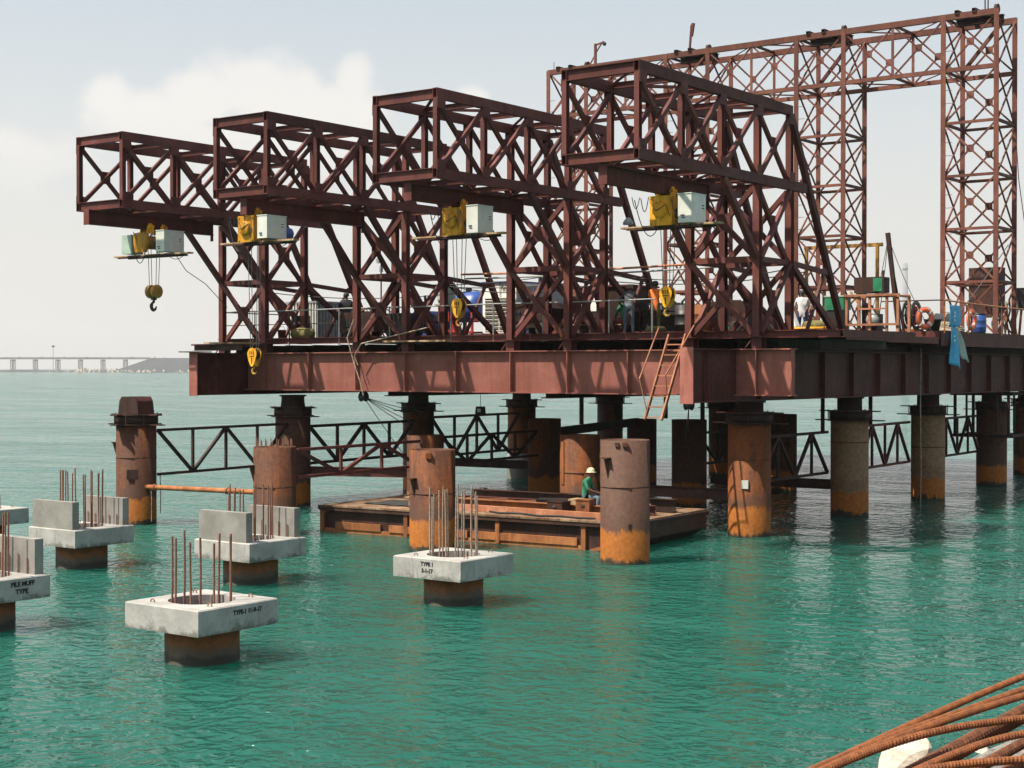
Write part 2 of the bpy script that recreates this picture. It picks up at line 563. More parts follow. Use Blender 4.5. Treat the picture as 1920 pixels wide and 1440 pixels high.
def link(name, data, parent=None, loc=None):
    o = bpy.data.objects.new(name, data)
    COL.objects.link(o)
    if parent is not None:
        o.parent = parent
    if loc is not None:
        o.location = loc
    return o


def tag(o, label=None, cat=None, group=None, kind=None):
    for k, v in (('label', label), ('category', cat), ('group', group), ('kind', kind)):
        if v:
            o[k] = v
    return o


def thing(name, label, cat, loc=(0, 0, 0), rz=0.0, group=None):
    o = bpy.data.objects.new(name, None)
    o.empty_display_size = 0.3
    COL.objects.link(o)
    o.location = loc
    o.rotation_euler = (0, 0, rz)
    return tag(o, label, cat, group)


_UNIT = {}


def unit(sec, mat):
    """unit-length section along +Z, one square unit across; shared by every member of that kind"""
    if (sec, mat) in _UNIT:
        return _UNIT[sec, mat]
    b = MB()
    if sec == 'box':
        b.box((0, 0, .5), (1, 1, 1))
    elif sec == 'hollow':
        o, i = .5, .42
        ring = lambda k, z: [(-k, -k, z), (k, -k, z), (k, k, z), (-k, k, z)]
        b.add(ring(o, 0) + ring(o, 1) + ring(i, 0) + ring(i, 1),
              [(j, (j + 1) % 4, 4 + (j + 1) % 4, 4 + j) for j in range(4)] + [(8 + (j + 1) % 4, 8 + j, 12 + j, 12 + (j + 1) % 4) for j in range(4)]
              + [((j + 1) % 4, j, 8 + j, 8 + (j + 1) % 4) for j in range(4)] + [(4 + j, 4 + (j + 1) % 4, 12 + (j + 1) % 4, 12 + j) for j in range(4)])
    elif sec == 'I':
        pts = [(-.5, -.5), (.5, -.5), (.5, -.44), (.05, -.44), (.05, .44), (.5, .44), (.5, .5), (-.5, .5), (-.5, .44), (-.05, .44), (-.05, -.44), (-.5, -.44)]
        b.prism(pts, 1.0, 'XY', 0.5)
    elif sec == 'C':
        pts = [(-.5, -.5), (.5, -.5), (.5, -.42), (-.36, -.42), (-.36, .42), (.5, .42), (.5, .5), (-.5, .5)]
        b.prism(pts, 1.0, 'XY', 0.5)
    elif sec == 'L':
        pts = [(-.5, -.5), (.5, -.5), (.5, -.34), (-.34, -.34), (-.34, .5), (-.5, .5)]
        b.prism(pts, 1.0, 'XY', 0.5)
    elif sec == 'pipe':
        b.cyl((0, 0, 0), (0, 0, 1), .5, n=10)
    me = b.mesh(sec + '_' + mat, mat)
    _UNIT[sec, mat] = me
    return me


def member(name, p0, p1, w, h, mat, parent=None, sec='box', flip=False):
    """a straight steel member from p0 to p1: w across, h in the vertical plane"""
    p0, p1 = Vector(p0), Vector(p1)
    d = p1 - p0
    L = d.length
    d.normalize()
    ref = Vector((0, 0, 1)) if abs(d.z) < 0.97 else Vector((0, 1, 0))
    y = (ref - d * ref.dot(d)).normalized()
    x = y.cross(d)
    if flip:
        x, y = -x, -y
    o = link(name, unit(sec, mat), parent)
    mt = Matrix(((x.x * w, y.x * h, d.x * L, p0.x), (x.y * w, y.y * h, d.y * L, p0.y), (x.z * w, y.z * h, d.z * L, p0.z), (0, 0, 0, 1)))
    o.matrix_basis = mt
    return o


_PL = {}


def plate(name, c, s, mat, parent):
    """a flat plate or block, shared unit box"""
    o = link(name, unit('box', mat), parent)
    o.matrix_basis = Matrix.Translation(Vector((c[0], c[1], c[2] - s[2] / 2))) @ Matrix.Diagonal((s[0], s[1], s[2], 1))
    return o


def sag(p0, p1, drop, n=14):
    p0, p1 = Vector(p0), Vector(p1)
    return [p0.lerp(p1, i / n) - Vector((0, 0, drop * 4 * (i / n) * (1 - i / n))) for i in range(n + 1)]


def text(body, size, parent, loc, rot, mat='paint_black', name='lettering', wid=1.0, extrude=0.003):
    cu = bpy.data.curves.new(name, 'FONT')
    cu.body = body
    cu.size = size
    cu.extrude = extrude
    cu.align_x = 'CENTER'
    cu.align_y = 'CENTER'
    cu.offset = 0.004 * size / 0.1
    cu.materials.append(M[mat])
    tmp = bpy.data.objects.new(name, cu)
    COL.objects.link(tmp)
    me = bpy.data.meshes.new_from_object(tmp.evaluated_get(bpy.context.evaluated_depsgraph_get()))
    bpy.data.objects.remove(tmp)
    bpy.data.curves.remove(cu)
    o = link(name, me, parent, loc)
    o.rotation_euler = rot
    o.scale = (wid, 1, 1)
    return o

# ================================================================== SETTING
# ------------------------------------------------------------------ water
def make_sea():
    b = MB()
    S = 9000.0
    b.add([(-S, -S, 0), (S, -S, 0), (S, S, 0), (-S, S, 0)], [(0, 1, 2, 3)])
    o = b.build('water', 'water')
    tag(o, 'green sea with small wind ripples', kind='structure')


make_sea()


# ------------------------------------------------------------------ shore the photographer stands on
def crest_x(y):
    # edge of the bank, left of it the ground falls to the water
    return -2.62 + (min(y, 6.6) - 5.75) * 0.387 + max(0, y - 6.6) * 0.04


def ground_h(x, y):
    s = (x - crest_x(y)) * 0.93
    n = noise.noise(Vector((x * 0.9, y * 0.9, 0.3))) * 0.10 + noise.noise(Vector((x * 3.1, y * 3.1, 1.7))) * 0.05
    if s >= 0:
        return 3.12 + n + min(s, 3.0) * 0.02
    return 3.12 + n + s * 0.72 + 0.10 * noise.noise(Vector((x * 1.5, y * 1.5, 9)))


def make_shore():
    n, m = 150, 170
    x0, x1, y0, y1 = -16.0, 9.0, -8.0, 22.0
    vs = [(x0 + (x1 - x0) * i / n, y0 + (y1 - y0) * j / m, max(-1.5, ground_h(x0 + (x1 - x0) * i / n, y0 + (y1 - y0) * j / m))) for j in range(m + 1) for i in range(n + 1)]
    fs = [(j * (n + 1) + i, j * (n + 1) + i + 1, (j + 1) * (n + 1) + i + 1, (j + 1) * (n + 1) + i) for j in range(m) for i in range(n)]
    o = MB().add(vs, fs, True).build('shore', 'ground')
    tag(o, 'stony embankment the picture is taken from', kind='structure')


make_shore()


def rock_mesh(name, r, seed, mat, squash=(1, 1, 0.75)):
    import bmesh
    bm = bmesh.new()
    bmesh.ops.create_icosphere(bm, subdivisions=3, radius=1.0)
    rnd = random.Random(seed)
    planes = []
    for k in range(11):
        v = Vector((rnd.gauss(0, 1), rnd.gauss(0, 1), rnd.gauss(0, 1))).normalized()
        planes.append((v, rnd.uniform(0.62, 0.9)))
    for v in bm.verts:
        p = v.co.copy()
        for d, k in planes:
            e = p.dot(d) - k
            if e > 0:
                p -= d * e
        p += p.normalized() * noise.noise(p * 2.3 + Vector((seed, 0, 0))) * 0.06
        v.co = Vector((p.x * squash[0], p.y * squash[1], p.z * squash[2])) * r
    me = bpy.data.meshes.new(name)
    bm.to_mesh(me)
    bm.free()
    me.materials.append(M[mat])
    return me


ROCKS = [  # (x, y, radius, seed, material, squash, label)
    (-2.44, 6.03, 0.13, 5, 'rock_white', (1.15, 0.95, 1.3), 'white limestone boulder sticking up at the shore edge behind the rebar'),
    (-1.98, 5.86, 0.1, 5, 'rock_white', (1.3, 1.0, 0.6), 'flat pale boulder lying low under the rebar, right of the white boulder'),
    (-1.62, 5.3, 0.1, 8, 'rock_white', (1.2, 0.9, 0.8), 'cream stone half hidden under the rusty bars in the bottom corner'),
    (-1.35, 5.65, 0.1, 13, 'rock_white', (1.0, 1.2, 0.7), 'small white stone under the bars at the very edge of the picture'),
    (-1.9, 5.6, 0.1, 21, 'rock_grey', (1.2, 1, 0.6), 'grey stone between the pale boulders under the rebar'),
    (-1.5, 6.0, 0.12, 22, 'rock_grey', (1.2, 1, 0.6), 'rounded grey stone behind the bundle of rusty bars'),
]
for x, y, r, sd, mt, sq, lb in ROCKS:
    o = link('boulder', rock_mesh('boulder', r, sd, mt, sq), None, (x, y, ground_h(x, y) + r * sq[2] * 0.45))
    o.rotation_euler = (0.1 * sd % 0.4, 0.2, sd * 1.3)
    tag(o, lb, 'rock', 'stones along the shore edge')

# loose stones on the bank: nobody could count them
rb = MB()
for i in range(420):
    x, y = random.uniform(-3.2, 0.6), random.uniform(2.2, 8.5)
    if x < crest_x(y) - 0.15:
        continue
    r = random.uniform(0.02, 0.07)
    z = ground_h(x, y)
    k = [Vector((random.uniform(.6, 1), 0, 0)), Vector((0, random.uniform(.6, 1), 0)), Vector((-random.uniform(.6, 1), 0, 0)), Vector((0, -random.uniform(.6, 1), 0))]
    rot = Matrix.Rotation(random.random() * 6.3, 3, 'Z')
    ring = [rot @ q * r + Vector((x, y, z + random.uniform(0, .3) * r)) for q in k]
    top = Vector((x + random.uniform(-.2, .2) * r, y, z + r * random.uniform(.5, .9)))
    rb.add(ring + [top], [(0, 1, 4), (1, 2, 4), (2, 3, 4), (3, 0, 4)])
tag(rb.build('gravel', 'rock_white'), 'loose pale gravel on the embankment', kind='stuff')


# ================================================================== PILES
def pile_shell(parent, r, z1, mat='pile', hollow=True, z0=-1.2, n=40):
    if hollow:
        prof = [(r, z0), (r, z1), (r - 0.02, z1), (r - 0.022, z1 - 1.6), (0.001, z1 - 1.6)]
    else:
        prof = [(r, z0), (r, z1), (0.001, z1)]
    b = MB().lathe(prof, n)
    o = b.build('shell', mat, parent)
    return o


def collar(parent, z, mat='dark_steel', rr=0.61):
    """clamp round a pile head: two ring plates with ears, a band and bolts between"""
    for zz, ear in ((z, 0.98), (z - 0.3, 1.12)):
        b = MB()
        b.lathe([(rr - 0.02, zz - .02), (rr + 0.1, zz - .02), (rr + 0.1, zz + .02), (rr - 0.02, zz + .02)], 28, smooth=False)
        for s in (-1, 1):
            # the ears point along the row of front legs
            b.box((s * (rr + 0.1 + (ear - rr) / 2 - .05), 0.0, zz), ((ear - rr), 0.22, 0.036))
            b.box((0, s * (rr + 0.18), zz), (0.3, 0.24, 0.036))
        b.build('clamp_plate', mat, parent)
    MB().lathe([(rr + 0.012, z - .3), (rr + 0.045, z - .3), (rr + 0.045, z), (rr + 0.012, z)], 28).build('clamp_band', mat, parent)
    for k in range(8):
        a = math.pi / 8 + k * math.pi / 4
        MB().cyl((math.cos(a) * (rr + .075), math.sin(a) * (rr + .075), z - .34), (math.cos(a) * (rr + .075), math.sin(a) * (rr + .075), z + .05), .018, n=6).build('bolt', mat, parent)


def pile_bracket(parent, ang, z, r=0.61):
    """small T-shaped bracket welded on the shell"""
    b = MB()
    rot = Matrix.Rotation(ang, 3, 'Z')
    b.box(rot @ Vector((r + .07, 0, 0)) + Vector((0, 0, z)), (0.16, 0.2, 0.03), rot)
    b.add([rot @ Vector(p) + Vector((0, 0, z)) for p in ((r, -.012, -.015), (r + .14, -.012, -.015), (r, -.012, -.5), (r, .012, -.015), (r + .14, .012, -.015), (r, .012, -.5))],
          [(0, 1, 2), (5, 4, 3), (0, 3, 4, 1), (1, 4, 5, 2), (2, 5, 3, 0)])
    b.build('bracket', 'pile', parent)


def anode_plate(parent, ang, z, mat, s=(0.34, 0.34), r=0.61):
    rot = Matrix.Rotation(ang, 3, 'Z')
    MB().box(rot @ Vector((r + .012, 0, 0)) + Vector((0, 0, z)), (0.03, s[0], s[1]), rot).build('weld_patch', mat, parent)


def weld_ring(parent, z, r=0.61):
    MB().lathe([(r - .005, z - .02), (r + .012, z - .008), (r + .012, z + .008), (r - .005, z + .02)], 40).build('weld_seam', 'pile', parent)


def support_pile(x, y, label, zc=3.42, top=3.86, mark=0, mat='pile'):
    t = thing('steel_pile', label, 'pile', (x, y, 0), R(-2 + 5 * random.random()), 'piles that carry the platform')
    pile_shell(t, 0.61, zc + 0.02, mat, hollow=False)
    weld_ring(t, 1.9 + random.random() * .5)
    collar(t, zc)
    b = MB().lathe([(0.40, zc), (0.40, top - .05), (0.47, top - .05), (0.47, top), (0.01, top)], 26)
    for k in range(6):
        a = k * math.pi / 3
        rot = Matrix.Rotation(a, 3, 'Z')
        b.add([rot @ Vector(p) for p in ((.4, -.012, zc + .02), (.44, -.012, zc + .02), (.4, -.012, top - .1), (.4, .012, zc + .02), (.44, .012, zc + .02), (.4, .012, top - .1))],
              [(0, 1, 2), (5, 4, 3), (0, 3, 4, 1), (1, 4, 5, 2), (2, 5, 3, 0)])
    b.build('neck', 'dark_steel', t)
    if mark:
        anode_plate(t, mark, 1.5, 'cabinet', (.2, .24))
    return t


# row under the far side of the platform, then the row under the near side
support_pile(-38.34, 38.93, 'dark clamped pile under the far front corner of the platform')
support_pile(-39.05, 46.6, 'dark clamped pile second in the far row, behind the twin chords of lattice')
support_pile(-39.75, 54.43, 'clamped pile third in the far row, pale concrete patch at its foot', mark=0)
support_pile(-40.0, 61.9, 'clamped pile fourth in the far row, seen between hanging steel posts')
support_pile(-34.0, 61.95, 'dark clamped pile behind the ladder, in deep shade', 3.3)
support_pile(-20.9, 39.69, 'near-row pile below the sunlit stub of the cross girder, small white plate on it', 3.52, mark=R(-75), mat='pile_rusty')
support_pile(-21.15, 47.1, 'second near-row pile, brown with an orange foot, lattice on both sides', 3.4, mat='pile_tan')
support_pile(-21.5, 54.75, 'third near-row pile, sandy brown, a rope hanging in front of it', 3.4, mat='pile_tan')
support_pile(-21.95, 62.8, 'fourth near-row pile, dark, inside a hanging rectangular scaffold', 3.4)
support_pile(-22.9, 70.2, 'last near-row pile at the picture edge', 3.4)

# the unfinished pile standing alone out in front, with a cap on its clamp
t = thing('steel_pile', 'tall rusty pile standing alone at the water with a rounded cap on its clamp', 'pile', (-37.73, 31.48, 0), 0.03, 'free-standing pipe piles')
pile_shell(t, 0.61, 3.36, 'pile_rusty', hollow=False)
weld_ring(t, 2.05)
collar(t, 3.36, 'dark_steel')
b = MB()
for yy in (-.30, 0, .30):
    b.prism([(-.46, 3.38), (.46, 3.38), (.4, 3.78), (.3, 3.92), (-.3, 3.92), (-.4, 3.78)], 0.04, 'XZ', yy)
b.prism([(-.32, 3.38), (.32, 3.38), (.3, 3.8), (.22, 3.9), (-.22, 3.9), (-.3, 3.8)], 0.03, 'YZ', 0)
b.build('lifting_cap', 'dark_steel', t)
b = MB()
prof = [(-.44, 3.38), (-.38, 3.79), (-.28, 3.9), (.28, 3.9), (.38, 3.79), (.44, 3.38)]
for (a0, b0), (a1, b1) in zip(prof[:-1], prof[1:]):
    b.add([(a0, -.28, b0), (a1, -.28, b1), (a1, .28, b1), (a0, .28, b0)], [(0, 1, 2, 3)])
b.build('cap_skin', 'red_steel', t)
anode_plate(t, R(-52), 1.55, 'dark_steel', (.34, .3))
pile_bracket(t, R(-150), 2.5)


def free_pile(x, y, top, label, bars=0, brackets=(), patches=(), mat='pile'):
    t = thing('pipe_pile', label, 'pile', (x, y, 0), random.random() * .2, 'free-standing pipe piles')
    pile_shell(t, 0.61, top, mat)
    weld_ring(t, top - 1.15)
    for k in range(bars):
        a = 2 * math.pi * (k + .3) / bars
        q = 0.5
        MB().cyl((q * math.cos(a), q * math.sin(a), top - .5), (q * math.cos(a), q * math.sin(a), top + .16 + random.random() * .09), .014, n=6).build('rebar', 'rebar', t)
    for a, z in brackets:
        pile_bracket(t, R(a), z)
    for a, z, mt, s in patches:
        anode_plate(t, R(a), z, mt, s)
    return t


free_pile(-20.47, 32.36, 3.03, 'big brown open pipe pile nearest the camera, orange waterline, T bracket near its top', 0, ((-105, 2.6),), ((-62, 2.93, 'pile', (.12, .1)), (-80, 2.93, 'pile', (.1, .1)), (-50, .95, 'dark_steel', (.1, .1))), 'pile_brown')
free_pile(-26.1, 31.72, 2.64, 'orange-brown pipe pile behind the capped pile with pale bars, bracket on its side', 0, ((-112, 1.9),), ((-70, 2.5, 'pile', (.15, .15)),), 'pile_rusty')
free_pile(-32.05, 31.8, 2.53, 'rusty pipe pile with a crown of cut rebar, joined by the orange pipe', 18, ((-125, 2.0),), ((-40, .55, 'rebar_pale', (.05, .25)), (-28, .55, 'rebar_pale', (.05, .25))), 'pile_rusty')
free_pile(-26.6, 39.45, 2.75, 'orange pipe pile behind the seated worker in green', 0, (), ((-115, 1.9, 'rust_steel', (.16, 1.3)),), 'pile_rusty')
free_pile(-32.55, 39.2, 2.6, 'pipe pile half hidden behind the pale-barred cap, orange on one side')
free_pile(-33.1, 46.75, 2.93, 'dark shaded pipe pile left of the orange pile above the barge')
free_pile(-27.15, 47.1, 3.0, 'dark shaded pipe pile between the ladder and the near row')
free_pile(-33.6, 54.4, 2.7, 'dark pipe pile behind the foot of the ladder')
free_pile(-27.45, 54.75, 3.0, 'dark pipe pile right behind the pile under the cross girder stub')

# pale worn concrete jacket on the third far-row pile
t = thing('pile_jacket', 'pale concrete jacket round the foot of a far-row pile', 'pile jacket', (-39.75, 54.43, 0))
MB().lathe([(.66, -.4), (.66, 1.05), (.63, 1.1), (.62, 1.1)], 30).build('jacket', 'concrete', t)


# ================================================================== CAPPED PILES
def slab_mesh(side, hole, z0, z1, n=16):
    """square slab with a round hole; bevelled rim"""
    h = side / 2
    b = MB()
    bev = 0.02
    inner, outer = [], []
    for i in range(n):
        a = 2 * math.pi * (i + .5) / n
        c, s = math.cos(a), math.sin(a)
        inner.append((hole * c, hole * s))
    # the outer outline has the same count of points, walked along the square
    per = []
    for i in range(n):
        a = 2 * math.pi * (i + .5) / n
        c, s = math.cos(a), math.sin(a)
        k = 1 / max(abs(c), abs(s))
        per.append((c * k, s * k))
    # snap the points nearest the corners onto them
    for sx, sy in ((1, 1), (-1, 1), (-1, -1), (1, -1)):
        j = min(range(n), key=lambda q: (per[q][0] - sx) ** 2 + (per[q][1] - sy) ** 2)
        per[j] = (sx, sy)
    ring = lambda pts, k, z: [(x * k, y * k, z) for x, y in pts]
    vs = ring(per, h, z0) + ring(per, h, z1 - bev) + ring(per, h - bev, z1) + ring(inner, 1, z1) + ring(inner, 1, z0)
    fs = []
    for L in range(4):
        fs += [(L * n + i, L * n + (i + 1) % n, (L + 1) * n + (i + 1) % n, (L + 1) * n + i) for i in range(n)]
    fs += [(4 * n + i, 4 * n + (i + 1) % n, (i + 1) % n, i) for i in range(n)]
    return b.add(vs, fs)


def wobble_bar(x, y, z0, z1, r):
    pts, k = [], random.random() * 9
    lean = (random.uniform(-.02, .02), random.uniform(-.02, .02))
    for i in range(7):
        f = i / 6
        pts.append((x + lean[0] * f + .008 * math.sin(k + f * 5), y + lean[1] * f, z0 + (z1 - z0) * f))
    return MB().tube(pts, r, 7)


def capped_pile(x, y, label, bars, blen, upstands=False, barmat='rebar', z0=0.57, z1=0.99, side=1.75, rbar=.017, rot=0.0):
    t = thing('capped_pile', label, 'pile cap', (x, y, 0), rot, 'concrete pile caps in the water')
    slab_mesh(side, 0.56, z0, z1).build('slab', 'concrete', t)
    MB().lathe([(.61, -1.2), (.61, z0 + .05), (.57, z0 + .05), (.565, .2), (.01, .2)], 40).build('shell', 'stub', t)
    for k in range(bars):
        a = 2 * math.pi * (k + .5 * random.random()) / bars + .15
        q = .49
        wobble_bar(q * math.cos(a), q * math.sin(a), .25, z1 + blen * random.uniform(.9, 1.06), rbar).build('rebar', barmat, t)
    for k in range(4):
        a = math.pi / 4 + k * math.pi / 2 + .2
        q = .80
        pts = [(q * math.cos(a) + .05 * math.cos(j * math.pi / 6), q * math.sin(a), z1 - .02 + .075 * math.sin(j * math.pi / 6)) for j in range(7)]
        MB().tube(pts, .011, 6).build('lifting_hook', 'rebar', t)
    if upstands:
        for s in (-1, 1):
            b = MB().box((-.02, s * .74, z1 + .325), (1.5, .19, .65))
            b.build('upstand', 'upstand', t)
        for k in range(5):
            xx = -.55 + k * .27
            MB().cyl((xx, .62, z1 - .02), (xx, .62, z1 + .2 + random.random() * .2), .012, n=6).build('starter_bar', 'rebar', t)
            MB().cyl((xx + .1, -.6, z1 - .02), (xx + .1, -.6, z1 + .2 + random.random() * .15), .012, n=6).build('starter_bar', 'rebar', t)
    return t


c1 = capped_pile(-19.22, 17.4, 'nearest square concrete cap, nine dark bars standing in its round hole', 9, 1.06, rbar=.02)
text('TYPE-1 16-9-17', 0.105, c1, (.8785, .18, .86), (R(90), 0, R(90)), wid=.92)
c3 = capped_pile(-19.78, 24.72, 'square concrete cap with a tall ring of pale bars, in front of the orange pile', 17, 1.32, barmat='rebar_pale')
text('TYPE 1', 0.11, c3, (.02, -.8785, .87), (R(90), 0, 0))
text('3-1-17', 0.11, c3, (.02, -.8785, .735), (R(90), 0, 0))
c2 = capped_pile(-25.35, 24.39, 'concrete cap with two upright concrete walls, just behind the nearest cap', 13, 1.15, True)
c0 = capped_pile(-30.61, 23.86, 'concrete cap with two upright walls in front of the lone capped pile', 15, 1.3, True)
cl = capped_pile(-24.75, 17.02, 'concrete cap cut off by the picture edge, upright walls and painted lettering', 10, 1.15, True)
text('PILE MUFF', 0.12, cl, (.8785, .28, .87), (R(90), 0, R(90)), wid=.95)
text('TYPE', 0.12, cl, (.8785, .26, .735), (R(90), 0, R(90)))
text('7', 0.12, cl, (.8785, -.32, .76), (R(90), 0, R(90)))
capped_pile(-36.6, 25.2, 'farthest concrete cap, only its bright top corner showing at the picture edge', 8, .35, rot=.05)


# ================================================================== LATTICE WALKWAY BEAMS BETWEEN PILES
def lattice(p0, p1, ztop, zbot, n, label, mat='dark_steel', s=0.085):
    t = thing('lattice_beam', label, 'lattice beam', (p0[0], p0[1], 0), 0, 'lattice beams tying the piles')
    a, b = Vector((0, 0, 0)), Vector((p1[0] - p0[0], p1[1] - p0[1], 0))
    at = lambda f, z: a.lerp(b, f) + Vector((0, 0, z))
    member('chord', at(0, ztop), at(1, ztop), s, s, mat, t)
    member('chord', at(0, zbot), at(1, zbot), s, s, mat, t)
    for i in range(n + 1):
        f = i / n
        if 0 < i < n:
            member('post', at(f, zbot), at(f, ztop), s * .9, s * .9, mat, t)
        if i < n:
            if i % 2 == 0:
                member('diagonal', at(f, ztop), at((i + 1) / n, zbot), s * 1.05, s * 1.05, mat, t)
            else:
                member('diagonal', at(f, zbot), at((i + 1) / n, ztop), s * 1.05, s * 1.05, mat, t)
    return t


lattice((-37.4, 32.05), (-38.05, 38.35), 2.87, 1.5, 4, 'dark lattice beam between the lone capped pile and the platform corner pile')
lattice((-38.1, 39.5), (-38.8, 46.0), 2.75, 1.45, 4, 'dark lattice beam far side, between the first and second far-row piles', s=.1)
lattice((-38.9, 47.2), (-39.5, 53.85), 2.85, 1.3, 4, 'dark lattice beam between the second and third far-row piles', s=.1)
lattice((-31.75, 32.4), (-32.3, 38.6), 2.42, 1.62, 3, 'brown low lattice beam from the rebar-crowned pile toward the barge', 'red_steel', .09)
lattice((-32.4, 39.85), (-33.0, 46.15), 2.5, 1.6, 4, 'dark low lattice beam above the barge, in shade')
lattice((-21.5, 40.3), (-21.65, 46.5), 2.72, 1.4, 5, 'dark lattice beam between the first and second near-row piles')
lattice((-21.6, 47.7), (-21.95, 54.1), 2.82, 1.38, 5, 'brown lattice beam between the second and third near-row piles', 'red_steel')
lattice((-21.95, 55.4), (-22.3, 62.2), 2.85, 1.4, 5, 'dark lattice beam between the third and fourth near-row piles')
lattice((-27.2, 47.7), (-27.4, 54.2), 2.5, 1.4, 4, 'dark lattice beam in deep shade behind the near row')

# horizontal pipes and beams at the water
t = thing('tie_pipe', 'orange rusty pipe spanning from the lone capped pile to the rebar-crowned pile', 'pipe', (0, 0, 0))
member('pipe', (-37.2, 31.35, 1.16), (-32.6, 31.6, 1.2), .15, .15, 'rust_steel', t, 'pipe')
for f in (.1, .75):
    p = Vector((-37.2, 31.35, 1.16)).lerp(Vector((-32.6, 31.6, 1.2)), f)
    MB().lathe([(.078, -.04), (.1, -.04), (.1, .04), (.078, .04)], 14, p, axis='X').build('pipe_clamp', 'rust_steel', t)
for i, (a, b, mt, lb) in enumerate([
        ((-32.2, 39.9, 1.3), (-38.1, 39.2, 1.2), 'red_steel', 'brown tie beam low over the water behind the barge'),
        ((-26.4, 47.3, .95), (-21.6, 47.4, .95), 'dark_steel', 'dark tie beam low over the water right of the barge'),
        ((-33.4, 47.2, 1.15), (-38.8, 46.9, 1.15), 'dark_steel', 'dark tie beam low over the water between the far rows'),
        ((-33.1, 47.3, 2.4), (-33.5, 53.9, 2.6), 'dark_steel', 'deep dark beam behind the ladder foot'),
        ((-26.9, 40.0, 1.1), (-21.4, 40.05, 1.1), 'dark_steel', 'brown tie beam just behind the biggest free pile')]):
    t = thing('tie_beam', lb, 'beam', (0, 0, 0), 0, 'tie beams near the water')
    member('beam', a, b, .2, .32, mt, t, 'I')
for (x, y, z0, lb) in [(-37.7, 32.4, .25, 'thin rope dangling from the lone lattice beam to the water'), (-36.9, 31.36, .1, 'thin rope dangling from the orange pipe to the water')]:
    tag(MB().tube([(x, y, 1.45 if y > 32 else 1.1), (x + .02, y, .8), (x - .01, y + .02, z0)], .014, 6).build('rope', 'rope'), lb, 'rope', 'ropes dangling below the beams')

# ================================================================== WORK PLATFORM
PX0, PX1 = -40.1, -20.6            # webs of the two long girders
GY = 38.3                          # web of the front cross girder
ZB, ZT = 4.03, 5.33
plat = thing('work_platform', 'red-brown steel work platform on piles above the green sea', 'platform', (0, 0, 0))


def girder(name, p0, p1, zb, zt, mat, fl=0.36, tw=0.025, tf=0.035):
    """plate girder along X or Y"""
    along_x = abs(p1[0] - p0[0]) > abs(p1[1] - p0[1])
    b = MB()
    if along_x:
        L, cx, cy = p1[0] - p0[0], (p0[0] + p1[0]) / 2, p0[1]
        b.box((cx, cy, (zb + zt) / 2), (L, tw, zt - zb - 2 * tf))
        for z in (zb + tf / 2, zt - tf / 2):
            b.box((cx, cy, z), (L, fl, tf))
    else:
        L, cx, cy = p1[1] - p0[1], p0[0], (p0[1] + p1[1]) / 2
        b.box((cx, cy, (zb + zt) / 2), (tw, L, zt - zb - 2 * tf))
        for z in (zb + tf / 2, zt - tf / 2):
            b.box((cx, cy, z), (fl, L, tf))
    return b.build(name, mat, plat)


def stiffener(par, x, y, zb, zt, w, dx, dy, mat):
    """vertical web plate standing out from a girder"""
    o = link('stiffener', unit('box', mat), par)
    sx, sy = (0.02, w) if dy else (w, 0.02)
    o.matrix_basis = Matrix.Translation((x + dx * w / 2, y + dy * w / 2, zb)) @ Matrix.Diagonal((sx, sy, zt - zb, 1))


g = girder('cross_girder', (PX0 + 0.19, GY), (PX1 - 0.19, GY), ZB, ZT, 'girder_steel')
for x in [-38.97, -36.84, -34.7, -32.56, -30.44, -28.3, -26.18, -24.05, -22.0]:
    stiffener(g, x, GY - .0125, ZB + .037, ZT - .037, .155, 0, -1, 'girder_steel')
g = girder('cross_girder', (PX1 + 0.02, GY + .01), (-18.8, GY + .01), ZB + .004, ZT + .004, 'girder_steel')
tag(g, 'short sunlit end of the cross girder beyond the near long girder')
for x in (-19.9, -18.82):
    stiffener(g, x, GY - .003, ZB + .041, ZT - .033, .155, 0, -1, 'girder_steel')
for X, y0, y1, mt in ((PX0, 35.95, 38.6, 'red_steel'), (PX1, 35.62, 38.6, 'red_steel'), (PX0, 38.62, 76.0, 'red_steel'), (PX1, 38.62, 76.0, 'red_steel'),  # outer girders in a darker red than the cross girder: shade put into colour
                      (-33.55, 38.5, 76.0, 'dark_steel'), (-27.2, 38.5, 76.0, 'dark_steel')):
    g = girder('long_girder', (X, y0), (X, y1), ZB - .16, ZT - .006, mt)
    for k in range(18):
        y = y0 + .9 + k * 2.1
        if abs(y - GY) > .25 and y < y1 - .4:
            stiffener(g, X + .0125, y, ZB - .12, ZT - .043, .155, 1, 0, mt)
for Y in (46.3, 54.2, 61.9, 69.6):
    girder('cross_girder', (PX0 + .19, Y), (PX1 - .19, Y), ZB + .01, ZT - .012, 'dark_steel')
# end plates of the two long girders that stick out towards the lone pile
plate('end_plate', (PX0, 35.93, (ZB + ZT) / 2 - .08), (.4, .024, ZT - ZB + .2), 'girder_steel', plat)
plate('end_plate', (PX1, 35.6, (ZB + ZT) / 2 - .08), (.4, .024, ZT - ZB + .2), 'girder_steel', plat)
plate('bearing_plate', (PX0 - .1, 36.1, ZT + .02), (.9, .7, .035), 'girder_steel', plat)
plate('top_plate', (-39.9, 37.3, ZT + .26), (.9, 2.5, .05), 'red_steel', plat)
member('top_beam', (-40.35, 36.2, ZT + .16), (-38.0, 36.2, ZT + .16), .16, .2, 'dark_steel', plat, 'I')
for k in range(3):
    plate('plank', (-40.0 + k * .42, 37.5 + k * .15, ZT + .33), (.3, 2.1, .05), 'timber', plat)
plate('plank', (-31.9, 38.1, 5.66), (2.6, .6, .05), 'timber', plat)

